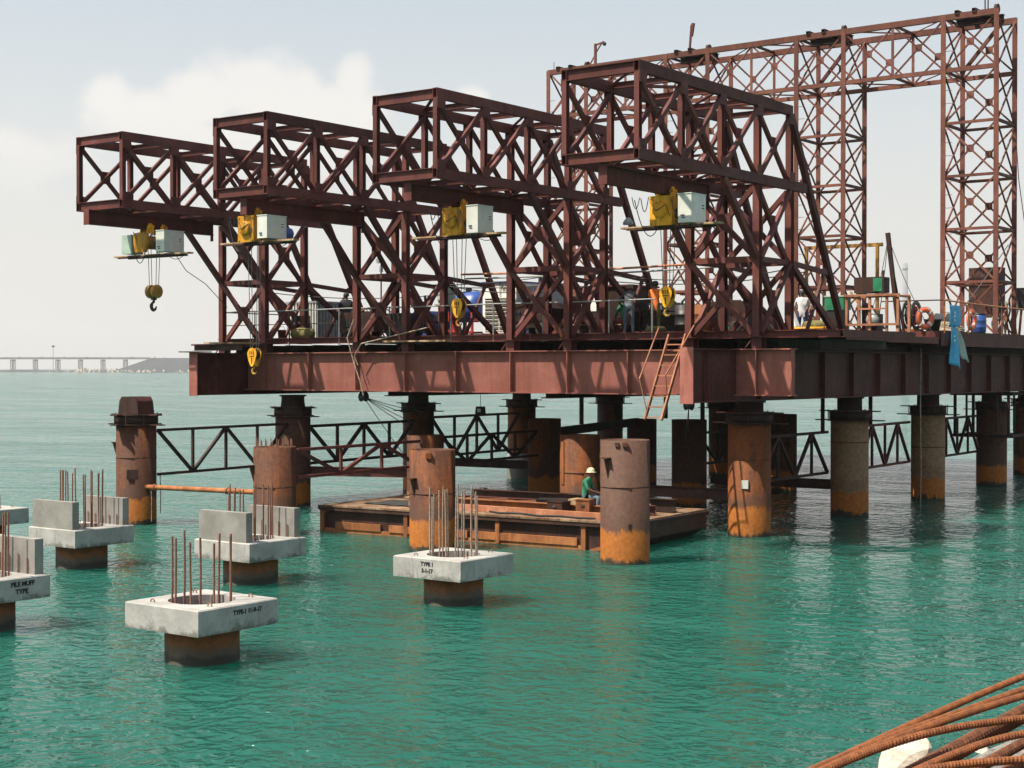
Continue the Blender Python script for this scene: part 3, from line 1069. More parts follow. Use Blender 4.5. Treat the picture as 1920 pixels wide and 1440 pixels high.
# deck: edge channels, beams under it, plates
LEGS = [xr + dx for xr in (-38.97, -32.54, -26.18, -19.88) for dx in (-2.13, 0.0)]
for x in LEGS:
    b = MB()
    b.box((x, GY, ZT + .155), (.02, .3, .29))
    for s in (-1, 1):
        b.box((x, GY + s * .14, ZT + .155), (.3, .02, .29))
    b.box((x, GY, ZT + .31), (.44, .42, .02))
    b.build('leg_stool', 'red_steel', plat)
    member('stool_brace', (x - .42, GY - .02, ZT + .02), (x - .2, GY - .02, ZT + .27), .03, .03, 'red_steel', plat)
k, x = 0, -41.7
while x < -17.7:
    x2 = min(x + 3.45, -17.6)
    member('edge_channel', (x + .01, 38.56 + .012 * (k % 2), 5.735), (x2 - .01, 38.56 + .012 * (k % 2), 5.735), .1, .215, 'red_steel', plat, 'C', flip=True)
    x, k = x2, k + 1
x = -41.2
while x < -18.2:
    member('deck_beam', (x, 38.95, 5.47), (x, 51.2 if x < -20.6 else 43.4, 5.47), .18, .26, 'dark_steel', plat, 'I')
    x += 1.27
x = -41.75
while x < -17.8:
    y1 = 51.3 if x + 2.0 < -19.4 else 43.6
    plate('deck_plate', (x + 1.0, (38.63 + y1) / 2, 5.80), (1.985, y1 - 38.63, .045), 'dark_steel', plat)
    x += 2.0
member('edge_channel', (-17.55, 38.6, 5.735), (-17.55, 43.6, 5.735), .1, .215, 'red_steel', plat, 'C')
member('edge_channel', (-19.8, 43.7, 5.735), (-19.8, 51.25, 5.735), .1, .215, 'red_steel', plat, 'C')
# higher deck behind
x = -44.0
while x < -20:
    plate('deck_plate', (x + 1.0, 63.7, 6.06), (1.985, 24.5, .045), 'dark_steel', plat)
    member('deck_beam', (x + .9, 51.6, 5.68), (x + .9, 75.8, 5.68), .2, .68, 'dark_steel', plat, 'I')
    x += 2.02
plate('fascia', (-31.9, 51.44, 5.96), (24.2, .03, .24), 'red_steel', plat)
plate('fascia', (-19.77, 63.7, 5.81), (.03, 24.4, .5), 'red_steel', plat)
member('outrigger_beam', (-23.65, 51.36, 5.7), (-19.82, 51.36, 5.7), .12, .3, 'gantry_steel', plat, 'I')
# posts hanging under the deck
for (x, y, z) in [(-30.0, 44.6, 2.85), (-28.4, 47.6, 3.0), (-26.0, 46.0, 2.85), (-24.4, 52.0, 2.5), (-22.9, 52.8, 2.7), (-25.5, 56.0, 2.6)]:
    member('hanging_post', (x, y, z), (x, y, 4.5), .11, .11, 'dark_steel', plat)

# hanging rectangular scaffold round the far near-row pile
t = thing('hanging_scaffold', 'dark rectangular scaffold frame hanging round a pile under the deck', 'scaffold', (-22.0, 62.8, 0))
for sx in (-1, 1):
    for yy in (-1.05, 1.05):
        member('upright', (sx * 1.1, yy, 2.0), (sx * 1.1, yy, 4.12), .1, .1, 'dark_steel', t)
        member('upright', (sx * .62, yy, 2.2), (sx * .62, yy, 3.7), .07, .07, 'dark_steel', t)
for z in (2.05, 3.75):
    for sx in (-1, 1):
        member('rail', (sx * 1.1, -1.1, z), (sx * 1.1, 1.1, z), .1, .12, 'dark_steel', t)
    for yy in (-1.05, 1.05):
        member('rail', (-1.3, yy, z), (1.3, yy, z), .1, .12, 'dark_steel', t)


# ================================================================== CANTILEVER TRUSSES
W = 2.13
YS = [-6.2, -4.13, -2.07, 0.0, 1.95]
ZBC, ZTC = 4.35, 6.46              # chord centre lines above the leg base


def gusset(par, c, size, normal, mat, t=0.026):
    o = link('gusset_plate', unit('box', mat), par)
    s = {'X': (t, size, size), 'Y': (size, t, size)}[normal]
    o.matrix_basis = Matrix.Translation((c[0], c[1], c[2] - s[2] / 2)) @ Matrix.Diagonal((s[0], s[1], s[2], 1))


def cross(par, name, a, b, c, d, w, h, mat, off):
    """two diagonals a-c and b-d, set a little apart so they cross without cutting"""
    o = Vector(off)
    member(name, Vector(a) + o, Vector(c) + o, w, h, mat, par)
    member(name, Vector(b) - o, Vector(d) - o, w, h, mat, par)


def truss(xr, label, mono=(-6.1, -0.9)):
    t = thing('cantilever_truss', label, 'steel truss', (xr, 38.2, 5.65), 0, 'cantilever trusses standing on the platform edge')
    S = 'red_steel'
    for x in (0, -W):
        member('top_chord', (x, -6.28, ZTC + .015), (x, 2.03, ZTC + .015), .15, .28, S, t, 'hollow')
        member('bottom_chord', (x, -6.28, ZBC), (x, 2.95, ZBC), .15, .27, S, t, 'hollow')
        n = 'X'
        for i, y in enumerate(YS):
            if i < 3:
                member('post', (x, y, ZBC + .15), (x, y, ZTC - .13), .14, .15, S, t, 'I')
            else:
                member('leg', (x, y, .02), (x, y, ZBC - .15), .2, .2, S, t, 'I')
                member('post', (x, y, ZBC + .15), (x, y, ZTC - .13), .17, .17, S, t, 'I')
                plate('base_plate', (x, y, .012), (.38, .36, .024), S, t)
        s = 1 if x == 0 else -1
        for y in YS:
            for z, dz in ((ZBC, .22), (ZTC, -.23)):
                o = link('node_plate', unit('box', S), t)
                o.matrix_basis = Matrix.Translation((x + s * .088, y + (.1 if y < -6 else 0), z + dz - .15)) @ Matrix.Diagonal((.014, .34, .3, 1))
        for y0, y1 in zip(YS[:-1], YS[1:]):
            e = .09
            cross(t, 'diagonal', (x, y0 + e, ZBC + .17), (x, y0 + e, ZTC - .18), (x, y1 - e, ZTC - .18), (x, y1 - e, ZBC + .17), .1, .115, S, (.056, 0, 0))
            gusset(t, (x, (y0 + y1) / 2, (ZBC + ZTC) / 2), .4, 'X', S, .012)
        for z0, z1 in ((.1, 2.1), (2.2, ZBC - .18)):
            cross(t, 'leg_brace', (x, .1, z0), (x, .1, z1), (x, 1.85, z1), (x, 1.85, z0), .11, .14, S, (.06, 0, 0))
            gusset(t, (x, .975, (z0 + z1) / 2), .46, 'X', S, .014)
        member('tie', (x, .1, 2.15), (x, 1.85, 2.15), .1, .15, S, t)
        member('prop', (x, -.06, 2.2), (x, -1.95, ZBC - .13), .15, .17, S, t)
        member('back_leg', (x, 2.02, ZTC - .1), (x, 5.6, .22), .16, .19, S, t)
        member('back_brace', (x, 2.02, 2.15), (x, 4.9, .25), .14, .17, S, t)
        member('back_tie', (x, 2.05, 2.15), (x, 4.42, 1.98), .1, .14, S, t)
        member('back_diagonal', (x, 4.3, 2.1), (x, 3.1, .25), .08, .1, S, t)
    for yy, zz in ((0, 2.15), (1.95, 2.15)):
        member('tie', (-W + .1, yy, zz), (-.1, yy, zz), .12, .16, S, t)
    for yy in (0, 1.95):
        for z0, z1 in ((.1, 2.05), (2.25, ZBC - .18)):
            cross(t, 'leg_brace', (-W + .1, yy, z0), (-W + .1, yy, z1), (-.1, yy, z1), (-.1, yy, z0), .11, .14, S, (0, .06, 0))
            gusset(t, (-W / 2, yy, (z0 + z1) / 2), .46, 'Y', S, .014)
    member('tie', (-W + .1, 5.5, .3), (-.1, 5.5, .3), .1, .12, S, t)
    for z, sz in ((ZBC, .28), (ZTC, .28)):
        member('end_beam', (-W + .08, -6.22, z), (-.08, -6.22, z), .14, sz, S, t, 'I')
        for y in YS[1:]:
            member('cross_beam', (-W + .08, y, z + .04), (-.08, y, z + .04), .12, .16, S, t, 'I')
        for i, (y0, y1) in enumerate(zip(YS[:-1], YS[1:])):
            a, b = ((-W + .1, y0 + .1), (-.1, y1 - .1)) if i % 2 else ((-.1, y0 + .1), (-W + .1, y1 - .1))
            member('plan_brace', (a[0], a[1], z + .07), (b[0], b[1], z + .07), .1, .07, S, t, 'L')
    # hoist rail under the cantilever, hung on short cleats
    member('hoist_rail', (-W / 2, mono[0], 3.94), (-W / 2, mono[1], 3.94), .24, .46, 'red_steel', t, 'I')
    for y in YS[:3]:
        plate('cleat', (-W / 2, y + .12, 4.2), (.2, .1, .07), S, t)
    plate('rail_stop', (-W / 2, mono[1] + .02, 3.82), (.1, .05, .62), S, t)
    plate('rail_stop', (-W / 2, mono[0] - .02, 3.94), (.26, .03, .5), S, t)
    return t


TX = (-38.97, -32.54, -26.18, -19.88)
truss(TX[0], 'farthest cantilever truss, its tip standing clear against the sky over open sea', (-6.75, -1.5))
truss(TX[1], 'second cantilever truss, blue motor on the hoist under its tip')
truss(TX[2], 'third cantilever truss, rust-flaked lower end beam, louvred generator behind its legs')
truss(TX[3], 'nearest and tallest-looking cantilever truss beside the ladder')


# ================================================================== HOISTS
def hook_shape(b, c, r, tube=.045):
    c = Vector(c)
    pts = [c + Vector((0, 0, r * 2.0)), c + Vector((0, 0, r * 1.35))]
    for k in range(13):
        a = R(90 + 22 * k)
        pts.append(c + Vector((r * math.cos(a) * .95, 0, r * math.sin(a))))
    rad = [tube * .8, tube * .85] + [tube * (1.15 if 2 < k < 9 else .85 if k < 11 else .55) for k in range(13)]
    b.tube(pts, rad, 8)


def teardrop_block(parent, c, mat='yellow'):
    c = Vector(c)
    n = 22
    poly = []
    for k in range(n):
        a = 2 * math.pi * k / n
        x, z = .19 * math.cos(a), .19 * math.sin(a)
        if z < 0:
            x *= 1 + z * 1.6
            z *= 1.95
        poly.append((x, z + .08))
    for s in (-1, 1):
        MB().prism(poly, .025, 'XZ', s * .1, c).build('side_plate', mat, parent)
        b = MB()
        for q in range(3):
            b.box(c + Vector((-.07 + .07 * q, s * .115, .12)), (.022, .012, .1))
        b.box(c + Vector((0, s * .115, .02)), (.17, .012, .022))
        b.prism([(-.02, -.02), (.02, -.02), (.012, -.2), (-.012, -.2)], .012, 'XZ', s * .115, c)
        b.build('marking', 'paint_black', parent)
    MB().lathe([(.02, -.07), (.16, -.07), (.13, -.02), (.13, .02), (.16, .07), (.02, .07)], 20, c + Vector((0, 0, .08)), axis='Y').build('sheave', 'dark_steel', parent)
    b = MB()
    hook_shape(b, c + Vector((0, 0, -.42)), .09, .032)
    b.build('hook', 'old_yellow', parent)


def hoist(x, y, label, hook_z, kind, cab, plank=3.1, plank_dx=0.0, blue=False):
    """electric wire-rope hoist hung under its rail; local origin on the rail's bottom flange"""
    t = thing('rope_hoist', label, 'hoist', (x, y, 9.36), 0, 'rope hoists under the truss tips')
    for dx in (-.16, .16):
        for dy in ((-.28, .28) if kind == 'drum' else (0,)):
            b = MB().prism([(dy - .17, -.14), (dy + .17, -.14), (dy + .12, .1), (dy + .05, .2), (dy - .05, .2), (dy - .12, .1)], .03, 'YZ', dx)
            b.cyl((dx, dy - .08, .09), (dx + (.06 if dx > 0 else -.06), dy - .08, .09), .045, n=10)
            b.cyl((dx, dy + .08, .09), (dx + (.06 if dx > 0 else -.06), dy + .08, .09), .045, n=10)
            b.build('trolley_plate', 'yellow', t)
    if kind == 'drum':
        b = MB().lathe([(.02, -.4), (.3, -.4), (.3, -.36), (.22, -.34), (.22, .34), (.3, .36), (.3, .4), (.02, .4)], 22, (-.02, 0, -.42), axis='Y')
        b.build('rope_drum', 'old_yellow', t)
        b = MB().prism([(-.36, -.12), (.26, -.12), (.3, -.5), (.2, -.76), (-.3, -.76), (-.36, -.5)], .1, 'XZ', -.5)
        b.build('hoist_frame', 'yellow', t)
        MB().prism([(-.3, -.12), (.26, -.12), (.26, -.7), (-.3, -.7)], .08, 'XZ', .46).build('hoist_frame', 'yellow', t)
    else:
        b = MB().box((-.02, 0, -.44), (.62, .58, .72))
        b.build('hoist_body', 'yellow', t)
        b = MB().box((-.02, -.31, -.44), (.66, .04, .78))
        for sx in (-.3, .26):
            for sz in (-.78, -.1):
                b.cyl((sx, -.33, sz), (sx, -.36, sz), .03, n=8)
        b.lathe([(.02, -.42), (.19, -.42), (.21, -.40), (.21, -.33)], 20, (-.02, 0, -.42), axis='Y')
        for k in range(10):
            a = k * math.pi / 5
            b.cyl((-.02 + .175 * math.cos(a), -.41, -.42 + .175 * math.sin(a)), (-.02 + .175 * math.cos(a), -.435, -.42 + .175 * math.sin(a)), .014, n=6)
        b.build('gearbox_cover', 'yellow', t)
        MB().box((-.24, 0, .0), (.1, .2, .16)).box((.1, .05, .02), (.12, .12, .24)).build('lug', 'yellow', t)
    MB().lathe([(.02, .28), (.12, .28), (.13, .32), (.13, .5), (.1, .53), (.02, .53)], 14, (0, 0, -.5), axis='X').build('motor', 'black', t)
    cx, cd, ch = cab
    MB().box((cx, .02, -.42), (.4, cd, ch)).build('control_cabinet', 'cabinet', t)
    MB().box((cx, .02, -.42 + ch / 2 + .012), (.43, cd + .03, .024)).build('cabinet_lid', 'cabinet', t)
    b = MB().box((cx + .204, .2 * cd / .65, -.36), (.008, .14, .13))
    b.build('label_plate', 'white', t)
    b = MB()
    for dz in (.035, -.035):
        b.box((cx + .211, .2 * cd / .65, -.36 + dz), (.006, .11, .028))
    b.box((cx - .06, -cd / 2 + .014, -.6), (.12, .008, .03)).box((cx - .04, -cd / 2 + .014, -.66), (.1, .008, .03))
    b.build('marking', 'paint_black', t)
    if kind == 'drum':
        MB().box((-.95, -.1, -.45), (.5, .5, .62)).build('resistor_box', 'cabinet_green', t)
    if blue:
        MB().lathe([(.02, .5), (.17, .5), (.18, .56), (.18, .8), (.13, .86), (.02, .86)], 16, (cx - .05, 0, -.55), axis='Y').build('travel_motor', 'blue', t)
    MB().box((plank_dx, .0, -.82), (plank, .24, .05)).build('plank', 'timber', t)
    member('angle_bearer', (plank_dx - plank * .38, .16, -.87), (plank_dx + plank * .42, .16, -.87), .06, .06, 'dark_steel', t, 'L')
    member('angle_bearer', (plank_dx - plank * .42, -.16, -.87), (plank_dx + plank * .35, -.16, -.87), .06, .06, 'dark_steel', t, 'L')
    for sx in (-.6, .75):
        member('plank_hanger', (sx, .1, -.8), (sx * .3, .1, -.02), .025, .025, 'dark_steel', t)
    # cables looping from cabinet to drum
    MB().tube(sag((-.9, -.2, -.1), (-.1, -.3, -.85), .55), .013, 6).build('cable_loop', 'cable', t)
    MB().tube(sag((.35, -.2, -.7), (cx + .1, -.2, -.83), .12), .012, 6).build('cable_loop', 'cable', t)
    MB().tube(sag((cx - .2, .1, -.84), (cx + .6, .1, -.86), .14), .011, 6).build('cable_loop', 'cable', t)
    for q in range(4):
        a = (-1.2 + .28 * q, .15, .02 - .04 * q)
        MB().tube(sag(a, (a[0] + .24, .15, .0), .3 + .08 * (q % 2)), .012, 6).build('festoon_loop', 'cable', t)
    MB().tube([(-.3, -.36, -.2), (-.1, -.44, -.45), (.2, -.42, -.3), (.3, -.4, -.6)], .012, 6).build('cable_loop', 'cable', t)
    MB().tube([(.28, -.3, -.1), (.4, -.4, -.4), (.5, -.36, -.65)], .014, 6).build('cable_loop', 'cable', t)
    for k in range(6):
        MB().lathe([(.125, .3 + .035 * k), (.15, .3 + .035 * k), (.15, .312 + .035 * k), (.125, .312 + .035 * k)], 14, (0, 0, -.5), axis='X').build('motor_fin', 'black', t)
    # ropes and the bottom block
    hz = hook_z - 9.36
    for dx, dy in ((-.17, -.1), (-.02, -.1), (.04, .1), (.2, .1)):
        MB().cyl((dx, dy, -.5), (dx * (.8 if kind == 'drum' else .55), dy * .6, hz + .1), .011, n=6).build('hoist_rope', 'wire', t)
    if kind == 'drum':
        for s in (-1, 1):
            MB().lathe([(.02, s * .06), (.21, s * .06), (.225, s * .1), (.225, s * .19), (.2, s * .22), (.02, s * .22)], 24, (0, 0, hz), axis='X').build('sheave_cheek', 'old_yellow', t)
        MB().box((0, 0, hz - .22), (.12, .16, .12)).build('swivel', 'black', t)
        b = MB()
        hook_shape(b, (0, 0, hz - .48), .13, .05)
        b.build('hook', 'dark_steel', t)
    else:
        teardrop_block(t, (0, 0, hz))
    return t


hoist(-40.03, 34.15, 'twin-drum yellow hoist on the farthest truss, brown sheave block and hook below', 7.33, 'drum', (.78, .85, .68), 3.7, -.05)
hoist(-33.6, 32.5, 'yellow hoist with a blue motor under the second truss, its block hanging at the girder', 5.13, 'box', (.72, .8, .66), 3.1, .2, True)
hoist(-27.24, 34.3, 'yellow hoist under the third truss, its block hanging in front of the blue tank', 6.5, 'box', (.72, .7, .76), 3.3)
hoist(-20.95, 35.2, 'yellow hoist under the nearest truss, pale cabinet beside it', 6.68, 'box', (.72, .75, .74), 3.0, .1)


# ================================================================== GANTRY BEHIND
def gantry():
    t = thing('lattice_gantry', 'tall four-legged red lattice gantry spanning the back of the platform', 'gantry', (-42.2, 60.0, 6.1), 0)
    S = 'gantry_steel'
    bay, dep, lv = 2.14, 2.15, 2.11
    zt = lv * 6
    for tw in (0, 3, 6, 9):
        x0, x1 = tw * bay, (tw + 1) * bay
        for x in (x0, x1):
            for y in (0, dep):
                member('corner_post', (x, y, 0), (x, y, zt + .08), .2, .2, S, t, 'L')
        for k in range(1, 5):
            z = k * lv
            for y in (0, dep):
                member('strut', (x0 + .08, y, z), (x1 - .08, y, z), .1, .11, S, t, 'L')
            for x in (x0, x1):
                member('strut', (x, .08, z), (x, dep - .08, z), .1, .11, S, t, 'L')
            if k in (1, 2, 3):
                member('platform_plank', (x0 + .1, dep * .6, z - .09), (x1 - .1, dep * .6, z - .09), .5, .04, S, t)
        for k in range(6):
            z0, z1 = k * lv + .08, (k + 1) * lv - .08
            for y in (0, dep):
                cross(t, 'brace', (x0 + .08, y, z0), (x0 + .08, y, z1), (x1 - .08, y, z1), (x1 - .08, y, z0), .05, .068, S, (0, .022, 0))
                gusset(t, ((x0 + x1) / 2, y, (z0 + z1) / 2), .3, 'Y', S, .02)
            for x in (x0, x1):
                cross(t, 'brace', (x, .08, z0), (x, .08, z1), (x, dep - .08, z1), (x, dep - .08, z0), .05, .068, S, (.022, 0, 0))
        # ladder rungs climb the outer post
        for k in range(22):
            z = .4 + k * .52
            member('rung', (x0 + .02, -.02, z), (x0 + .34, -.02, z), .022, .022, S, t, 'pipe')
        # knee braces and cross beams on top, their hollow ends showing
        for xx in (x0 + .55, x0 + 1.25):
            member('top_beam', (xx, -.14, zt + .14), (xx, dep + .14, zt + .14), .16, .16, 'dark_steel', t, 'hollow')
        member('knee_brace', (x1 - .15, dep * .5, zt - .2), (x0 + .3, dep * .5, zt - lv), .1, .14, S, t)
        member('ridge_beam', (x0 + .1, dep * .5, zt - .05), (x1 - .1, dep * .5, zt - .05), .3, .25, 'dark_steel', t, 'I')
        b = MB().lathe([(.02, -.06), (.19, -.06), (.17, 0), (.19, .06), (.02, .06)], 18, (x1 - .05, .12, zt + .12), axis='X')
        b.build('sheave', 'dark_steel', t)
    for y in (0, dep):
        member('chord', (-.05, y, zt), (10 * bay + .05, y, zt), .17, .24, S, t, 'C')
        member('chord', (-.05, y, zt - lv), (10 * bay + .05, y, zt - lv), .14, .17, S, t, 'C')
    for i in range(10):
        if i in (0, 3, 6, 9):
            continue
        x0, x1 = i * bay, (i + 1) * bay
        for y in (0, dep):
            if (i + 1) not in (3, 6, 9):
                member('post', (x1, y, zt - lv + .09), (x1, y, zt - .1), .12, .12, S, t, 'L')
            cross(t, 'brace', (x0 + .08, y, zt - lv + .1), (x0 + .08, y, zt - .12), (x1 - .08, y, zt - .12), (x1 - .08, y, zt - lv + .1), .05, .068, S, (0, .022, 0))
            gusset(t, ((x0 + x1) / 2, y, zt - lv / 2), .3, 'Y', S, .02)
        for z in (zt + .02, zt - lv - .02):
            a, b = ((x0, .08), (x1, dep - .08)) if i % 2 else ((x1, .08), (x0, dep - .08))
            member('plan_brace', (a[0], a[1], z), (b[0], b[1], z), .06, .05, S, t, 'L')
        member('cross_beam', (x1, .08, zt), (x1, dep - .08, zt), .08, .1, S, t, 'L')
        member('cross_beam', (x1, .08, zt - lv), (x1, dep - .08, zt - lv), .08, .1, S, t, 'L')
    # rigging posts on the top chord
    member('rigging_post', (2.62, -.02, zt + .08), (2.62, -.02, zt + 1.05), .1, .1, S, t)
    member('rigging_arm', (2.62, -.02, zt + .98), (3.1, -.02, zt + 1.08), .06, .07, S, t)
    member('rigging_arm', (2.62, -.02, zt + .6), (2.98, -.02, zt + 1.04), .05, .05, S, t)
    MB().lathe([(.02, -.03), (.09, -.03), (.09, .03), (.02, .03)], 12, (3.12, -.02, zt + .98), axis='Y').build('sheave', 'dark_steel', t)
    member('rigging_arm', (2.3, -.02, zt + .1), (2.62, -.02, zt + .55), .05, .05, S, t)
    member('rigging_post', (7.62, -.02, zt + .08), (7.72, -.02, zt + 1.25), .08, .08, S, t)
    member('rigging_post', (7.7, .0, zt + .75), (7.8, .0, zt + 1.32), .13, .1, S, t)
    member('rod', (.2, .1, zt + .1), (.2, .1, zt + .5), .03, .03, 'dark_steel', t, 'pipe')
    for dx in (0, .12):
        member('rod', (9 * bay + 1.62 + dx, .1, zt + .1), (9 * bay + 1.62 + dx, .1, zt + 1.4), .05, .05, 'dark_steel', t, 'pipe')
    return t


gantry()

# ================================================================== PEOPLE
def person(label, loc, rz, pose='stand', top='grey_cloth', legs='dark_cloth', hat='hair', scale=1.0, sleeves=True):
    J = dict(pelvis=(0, 0, .93), spine=(0, .01, 1.12), chest=(0, .01, 1.33), neck=(0, .015, 1.47), head=(0, .03, 1.56), crown=(0, .03, 1.66), nose=(0, .13, 1.58))
    arms = {1: [(.18, 0, 1.40), (.25, -.02, 1.13), (.27, .08, .9)], -1: [(-.18, 0, 1.40), (-.25, -.02, 1.13), (-.27, .08, .9)]}
    leg = {1: [(.1, 0, .88), (.12, .03, .48), (.13, -.02, .08), (.15, .14, .04)], -1: [(-.1, 0, .88), (-.12, .06, .48), (-.13, .04, .08), (-.15, .2, .04)]}
    if pose == 'reach':
        arms = {1: [(.18, 0, 1.40), (.24, .16, 1.18), (.12, .38, 1.08)], -1: [(-.18, 0, 1.40), (-.26, .14, 1.16), (-.12, .36, 1.05)]}
    if pose == 'lean':
        for k, (dy, dz) in dict(spine=(.1, -.02), chest=(.22, -.06), neck=(.3, -.09), head=(.36, -.1), crown=(.42, -.1), nose=(.46, -.14)).items():
            J[k] = (J[k][0], J[k][1] + dy, J[k][2] + dz)
        arms = {1: [(.18, .25, 1.33), (.3, .35, 1.08), (.22, .55, .95)], -1: [(-.18, .25, 1.33), (-.32, .33, 1.06), (-.22, .52, .93)]}
    if pose == 'sit':
        for k in J:
            J[k] = (J[k][0], J[k][1] + (.06 if k in ('chest',) else .13 if k in ('neck', 'head', 'crown', 'nose') else 0), J[k][2] - .45)
        arms = {1: [(.18, .05, .94), (.25, .16, .7), (.12, .38, .62)], -1: [(-.18, .05, .94), (-.25, .14, .7), (-.1, .36, .6)]}
        leg = {1: [(.1, .02, .45), (.14, .42, .5), (.14, .4, .08), (.15, .55, .04)], -1: [(-.1, .02, .45), (-.15, .4, .5), (-.15, .34, .08), (-.16, .5, .04)]}
    V, E, RAD, KIND = [], [], [], []

    def vert(p, r):
        V.append(Vector(p))
        RAD.append(r)
        return len(V) - 1

    def bone(a, b, k):
        E.append((a, b))
        KIND.append(k)
    ids = {}
    for k, r in (('pelvis', .155), ('spine', .135), ('chest', .155), ('neck', .058), ('head', .088), ('crown', .085), ('nose', .018)):
        ids[k] = vert(J[k], r)
    for a, b, k in (('pelvis', 'spine', 0), ('spine', 'chest', 0), ('chest', 'neck', 0), ('neck', 'head', 2), ('head', 'crown', 2), ('head', 'nose', 2)):
        bone(ids[a], ids[b], k)
    for s in (1, -1):
        q = [vert(p, r) for p, r in zip(arms[s], (.07, .05, .034))]
        bone(ids['chest'], q[0], 0)
        bone(q[0], q[1], 0)
        bone(q[1], q[2], 0 if sleeves else 2)
        w, e = Vector(arms[s][2]), Vector(arms[s][1])
        d = (w - e).normalized()
        pm = vert(w + d * .07, .032)
        bone(q[2], pm, 2)
        side = d.cross(Vector((0, 0, 1)))
        side = side.normalized() if side.length > .1 else Vector((0, 1, 0))
        for f, (off, ln) in enumerate(((-.03, .06), (-.011, .075), (.011, .07), (.03, .055))):
            f1 = vert(w + d * (.075 + ln * .6) + side * off, .0085)
            f2 = vert(w + d * (.07 + ln) + side * off + Vector((0, 0, -.025)), .0075)
            bone(pm, f1, 2)
            bone(f1, f2, 2)
        th = vert(w + d * .075 + side * -.055, .009)
        bone(pm, th, 2)
        q = [vert(p, r) for p, r in zip(leg[s], (.1, .068, .045, .036))]
        bone(ids['pelvis'], q[0], 1)
        bone(q[0], q[1], 1)
        bone(q[1], q[2], 1)
        bone(q[2], q[3], 3)
    me = bpy.data.meshes.new('figure')
    me.from_pydata(V, E, [])
    o = bpy.data.objects.new('figure', me)
    COL.objects.link(o)
    sk = o.modifiers.new('skin', 'SKIN')
    for i, sv in enumerate(me.skin_vertices[0].data):
        sv.radius = (RAD[i], RAD[i] * (.8 if i < 3 else 1.0))
        sv.use_root = (i == 0)
    ss = o.modifiers.new('sub', 'SUBSURF')
    ss.levels = ss.render_levels = 1
    dg = bpy.context.evaluated_depsgraph_get()
    res = bpy.data.meshes.new_from_object(o.evaluated_get(dg))
    bpy.data.objects.remove(o)
    res.name = 'body'
    res.materials.clear()
    for mt in (top, legs, 'skin', 'black'):
        res.materials.append(M[mt])
    for p in res.polygons:
        c = p.center
        best, bk = 9, 0
        for (a, b), k in zip(E, KIND):
            pa, ab = V[a], V[b] - V[a]
            f = max(0, min(1, (c - pa).dot(ab) / max(ab.length_squared, 1e-6)))
            d = (c - pa - ab * f).length - (RAD[a] * (1 - f) + RAD[b] * f) * .9
            if d < best:
                best, bk = d, k
        p.material_index = bk
        p.use_smooth = True
    t = thing('person', label, 'person', loc, rz, 'workers')
    t.scale = (scale,) * 3
    link('body', res, t)
    hc = Vector(J['head']).lerp(Vector(J['crown']), .62)
    if hat == 'hair':
        MB().lathe([(.102, -.03), (.108, .02), (.098, .07), (.06, .108), (.002, .118)], 14, hc + Vector((0, -.018, 0))).build('hair', 'hair', t)
    else:
        MB().lathe([(.15, .0), (.115, .012), (.115, .05), (.1, .09), (.06, .122), (.002, .132)], 16, hc).build('helmet', hat, t)
    return t


DZ, DZ2 = 5.825, 6.085
person('worker in dark clothes standing with back turned beside the ribbed grey skip', (-38.55, 41.9, DZ), R(40), 'reach', 'dark_cloth', 'dark_cloth', 'hair')
person('worker in grey shirt and faded jeans leaning over the bench next to the orange vest', (-25.55, 40.6, DZ), R(30), 'lean', 'grey_cloth', 'denim', 'helmet_brown', .96)
person('worker in a bright orange safety vest standing at the bench', (-25.0, 41.25, DZ), R(5), 'reach', 'orange_vest', 'olive_cloth', 'hair', .97, False)
person('worker in green and maroon sitting left of the leaning man', (-26.7, 42.2, DZ), R(70), 'sit', 'green_cloth', 'maroon_cloth', 'hair')
person('worker in dark clothes sitting in the shade right of the generator', (-28.0, 41.6, DZ), R(-60), 'sit', 'dark_cloth', 'dark_cloth', 'hair')
person('worker in white shirt and navy trousers behind the legs of the nearest truss', (-24.35, 50.2, DZ), R(20), 'reach', 'white_cloth', 'navy_cloth', 'hair')
person('worker in a green shirt and cream helmet sitting on the barge', (-23.8, 35.58, .75), R(-75), 'sit', 'green_cloth', 'denim', 'helmet_cream', 1.0, False)

# seats for the sitting workers
for x, y, lb in ((-26.7, 42.2, 'dark low box seat under the worker in green and maroon'), (-28.0, 41.6, 'dark low box seat under the worker in the shade')):
    t = thing('box_seat', lb, 'box', (x, y, DZ), 0, 'low seats on the platform')
    MB().box((0, -.05, .18), (.4, .4, .36)).build('box', 'dark_steel', t)
    MB().box((0, -.05, .37), (.44, .44, .03)).build('lid', 'timber', t)


# ================================================================== THINGS ON THE PLATFORM
# ribbed skip
t = thing('ribbed_skip', 'grey ribbed sheet-metal skip near the farthest truss legs', 'skip', (-41.1, 43.2, DZ))
L, B, H = 1.6, 1.9, 1.45
for c, s in (((0, -B / 2, H / 2), (L, .03, H)), ((0, B / 2, H / 2), (L, .03, H)), ((-L / 2, 0, H / 2), (.03, B - .04, H)), ((L / 2, 0, H / 2), (.03, B - .04, H))):
    MB().box(c, s).build('side', 'grey_sheet', t)
for k in range(11):
    plate('rib', (-L / 2 + .08 + k * .144, -B / 2 - .03, H / 2), (.05, .035, H - .06), 'cabinet', t)
    plate('rib', (L / 2 + .03, -B / 2 + .1 + k * .17, H / 2), (.035, .06, H - .06), 'grey_sheet', t)
for z in (.03, H):
    member('rim', (-L / 2 - .04, -B / 2 - .03, z), (L / 2 + .04, -B / 2 - .03, z), .07, .07, 'grey_sheet', t)
    member('rim', (L / 2 + .03, -B / 2, z), (L / 2 + .03, B / 2, z), .07, .07, 'grey_sheet', t)

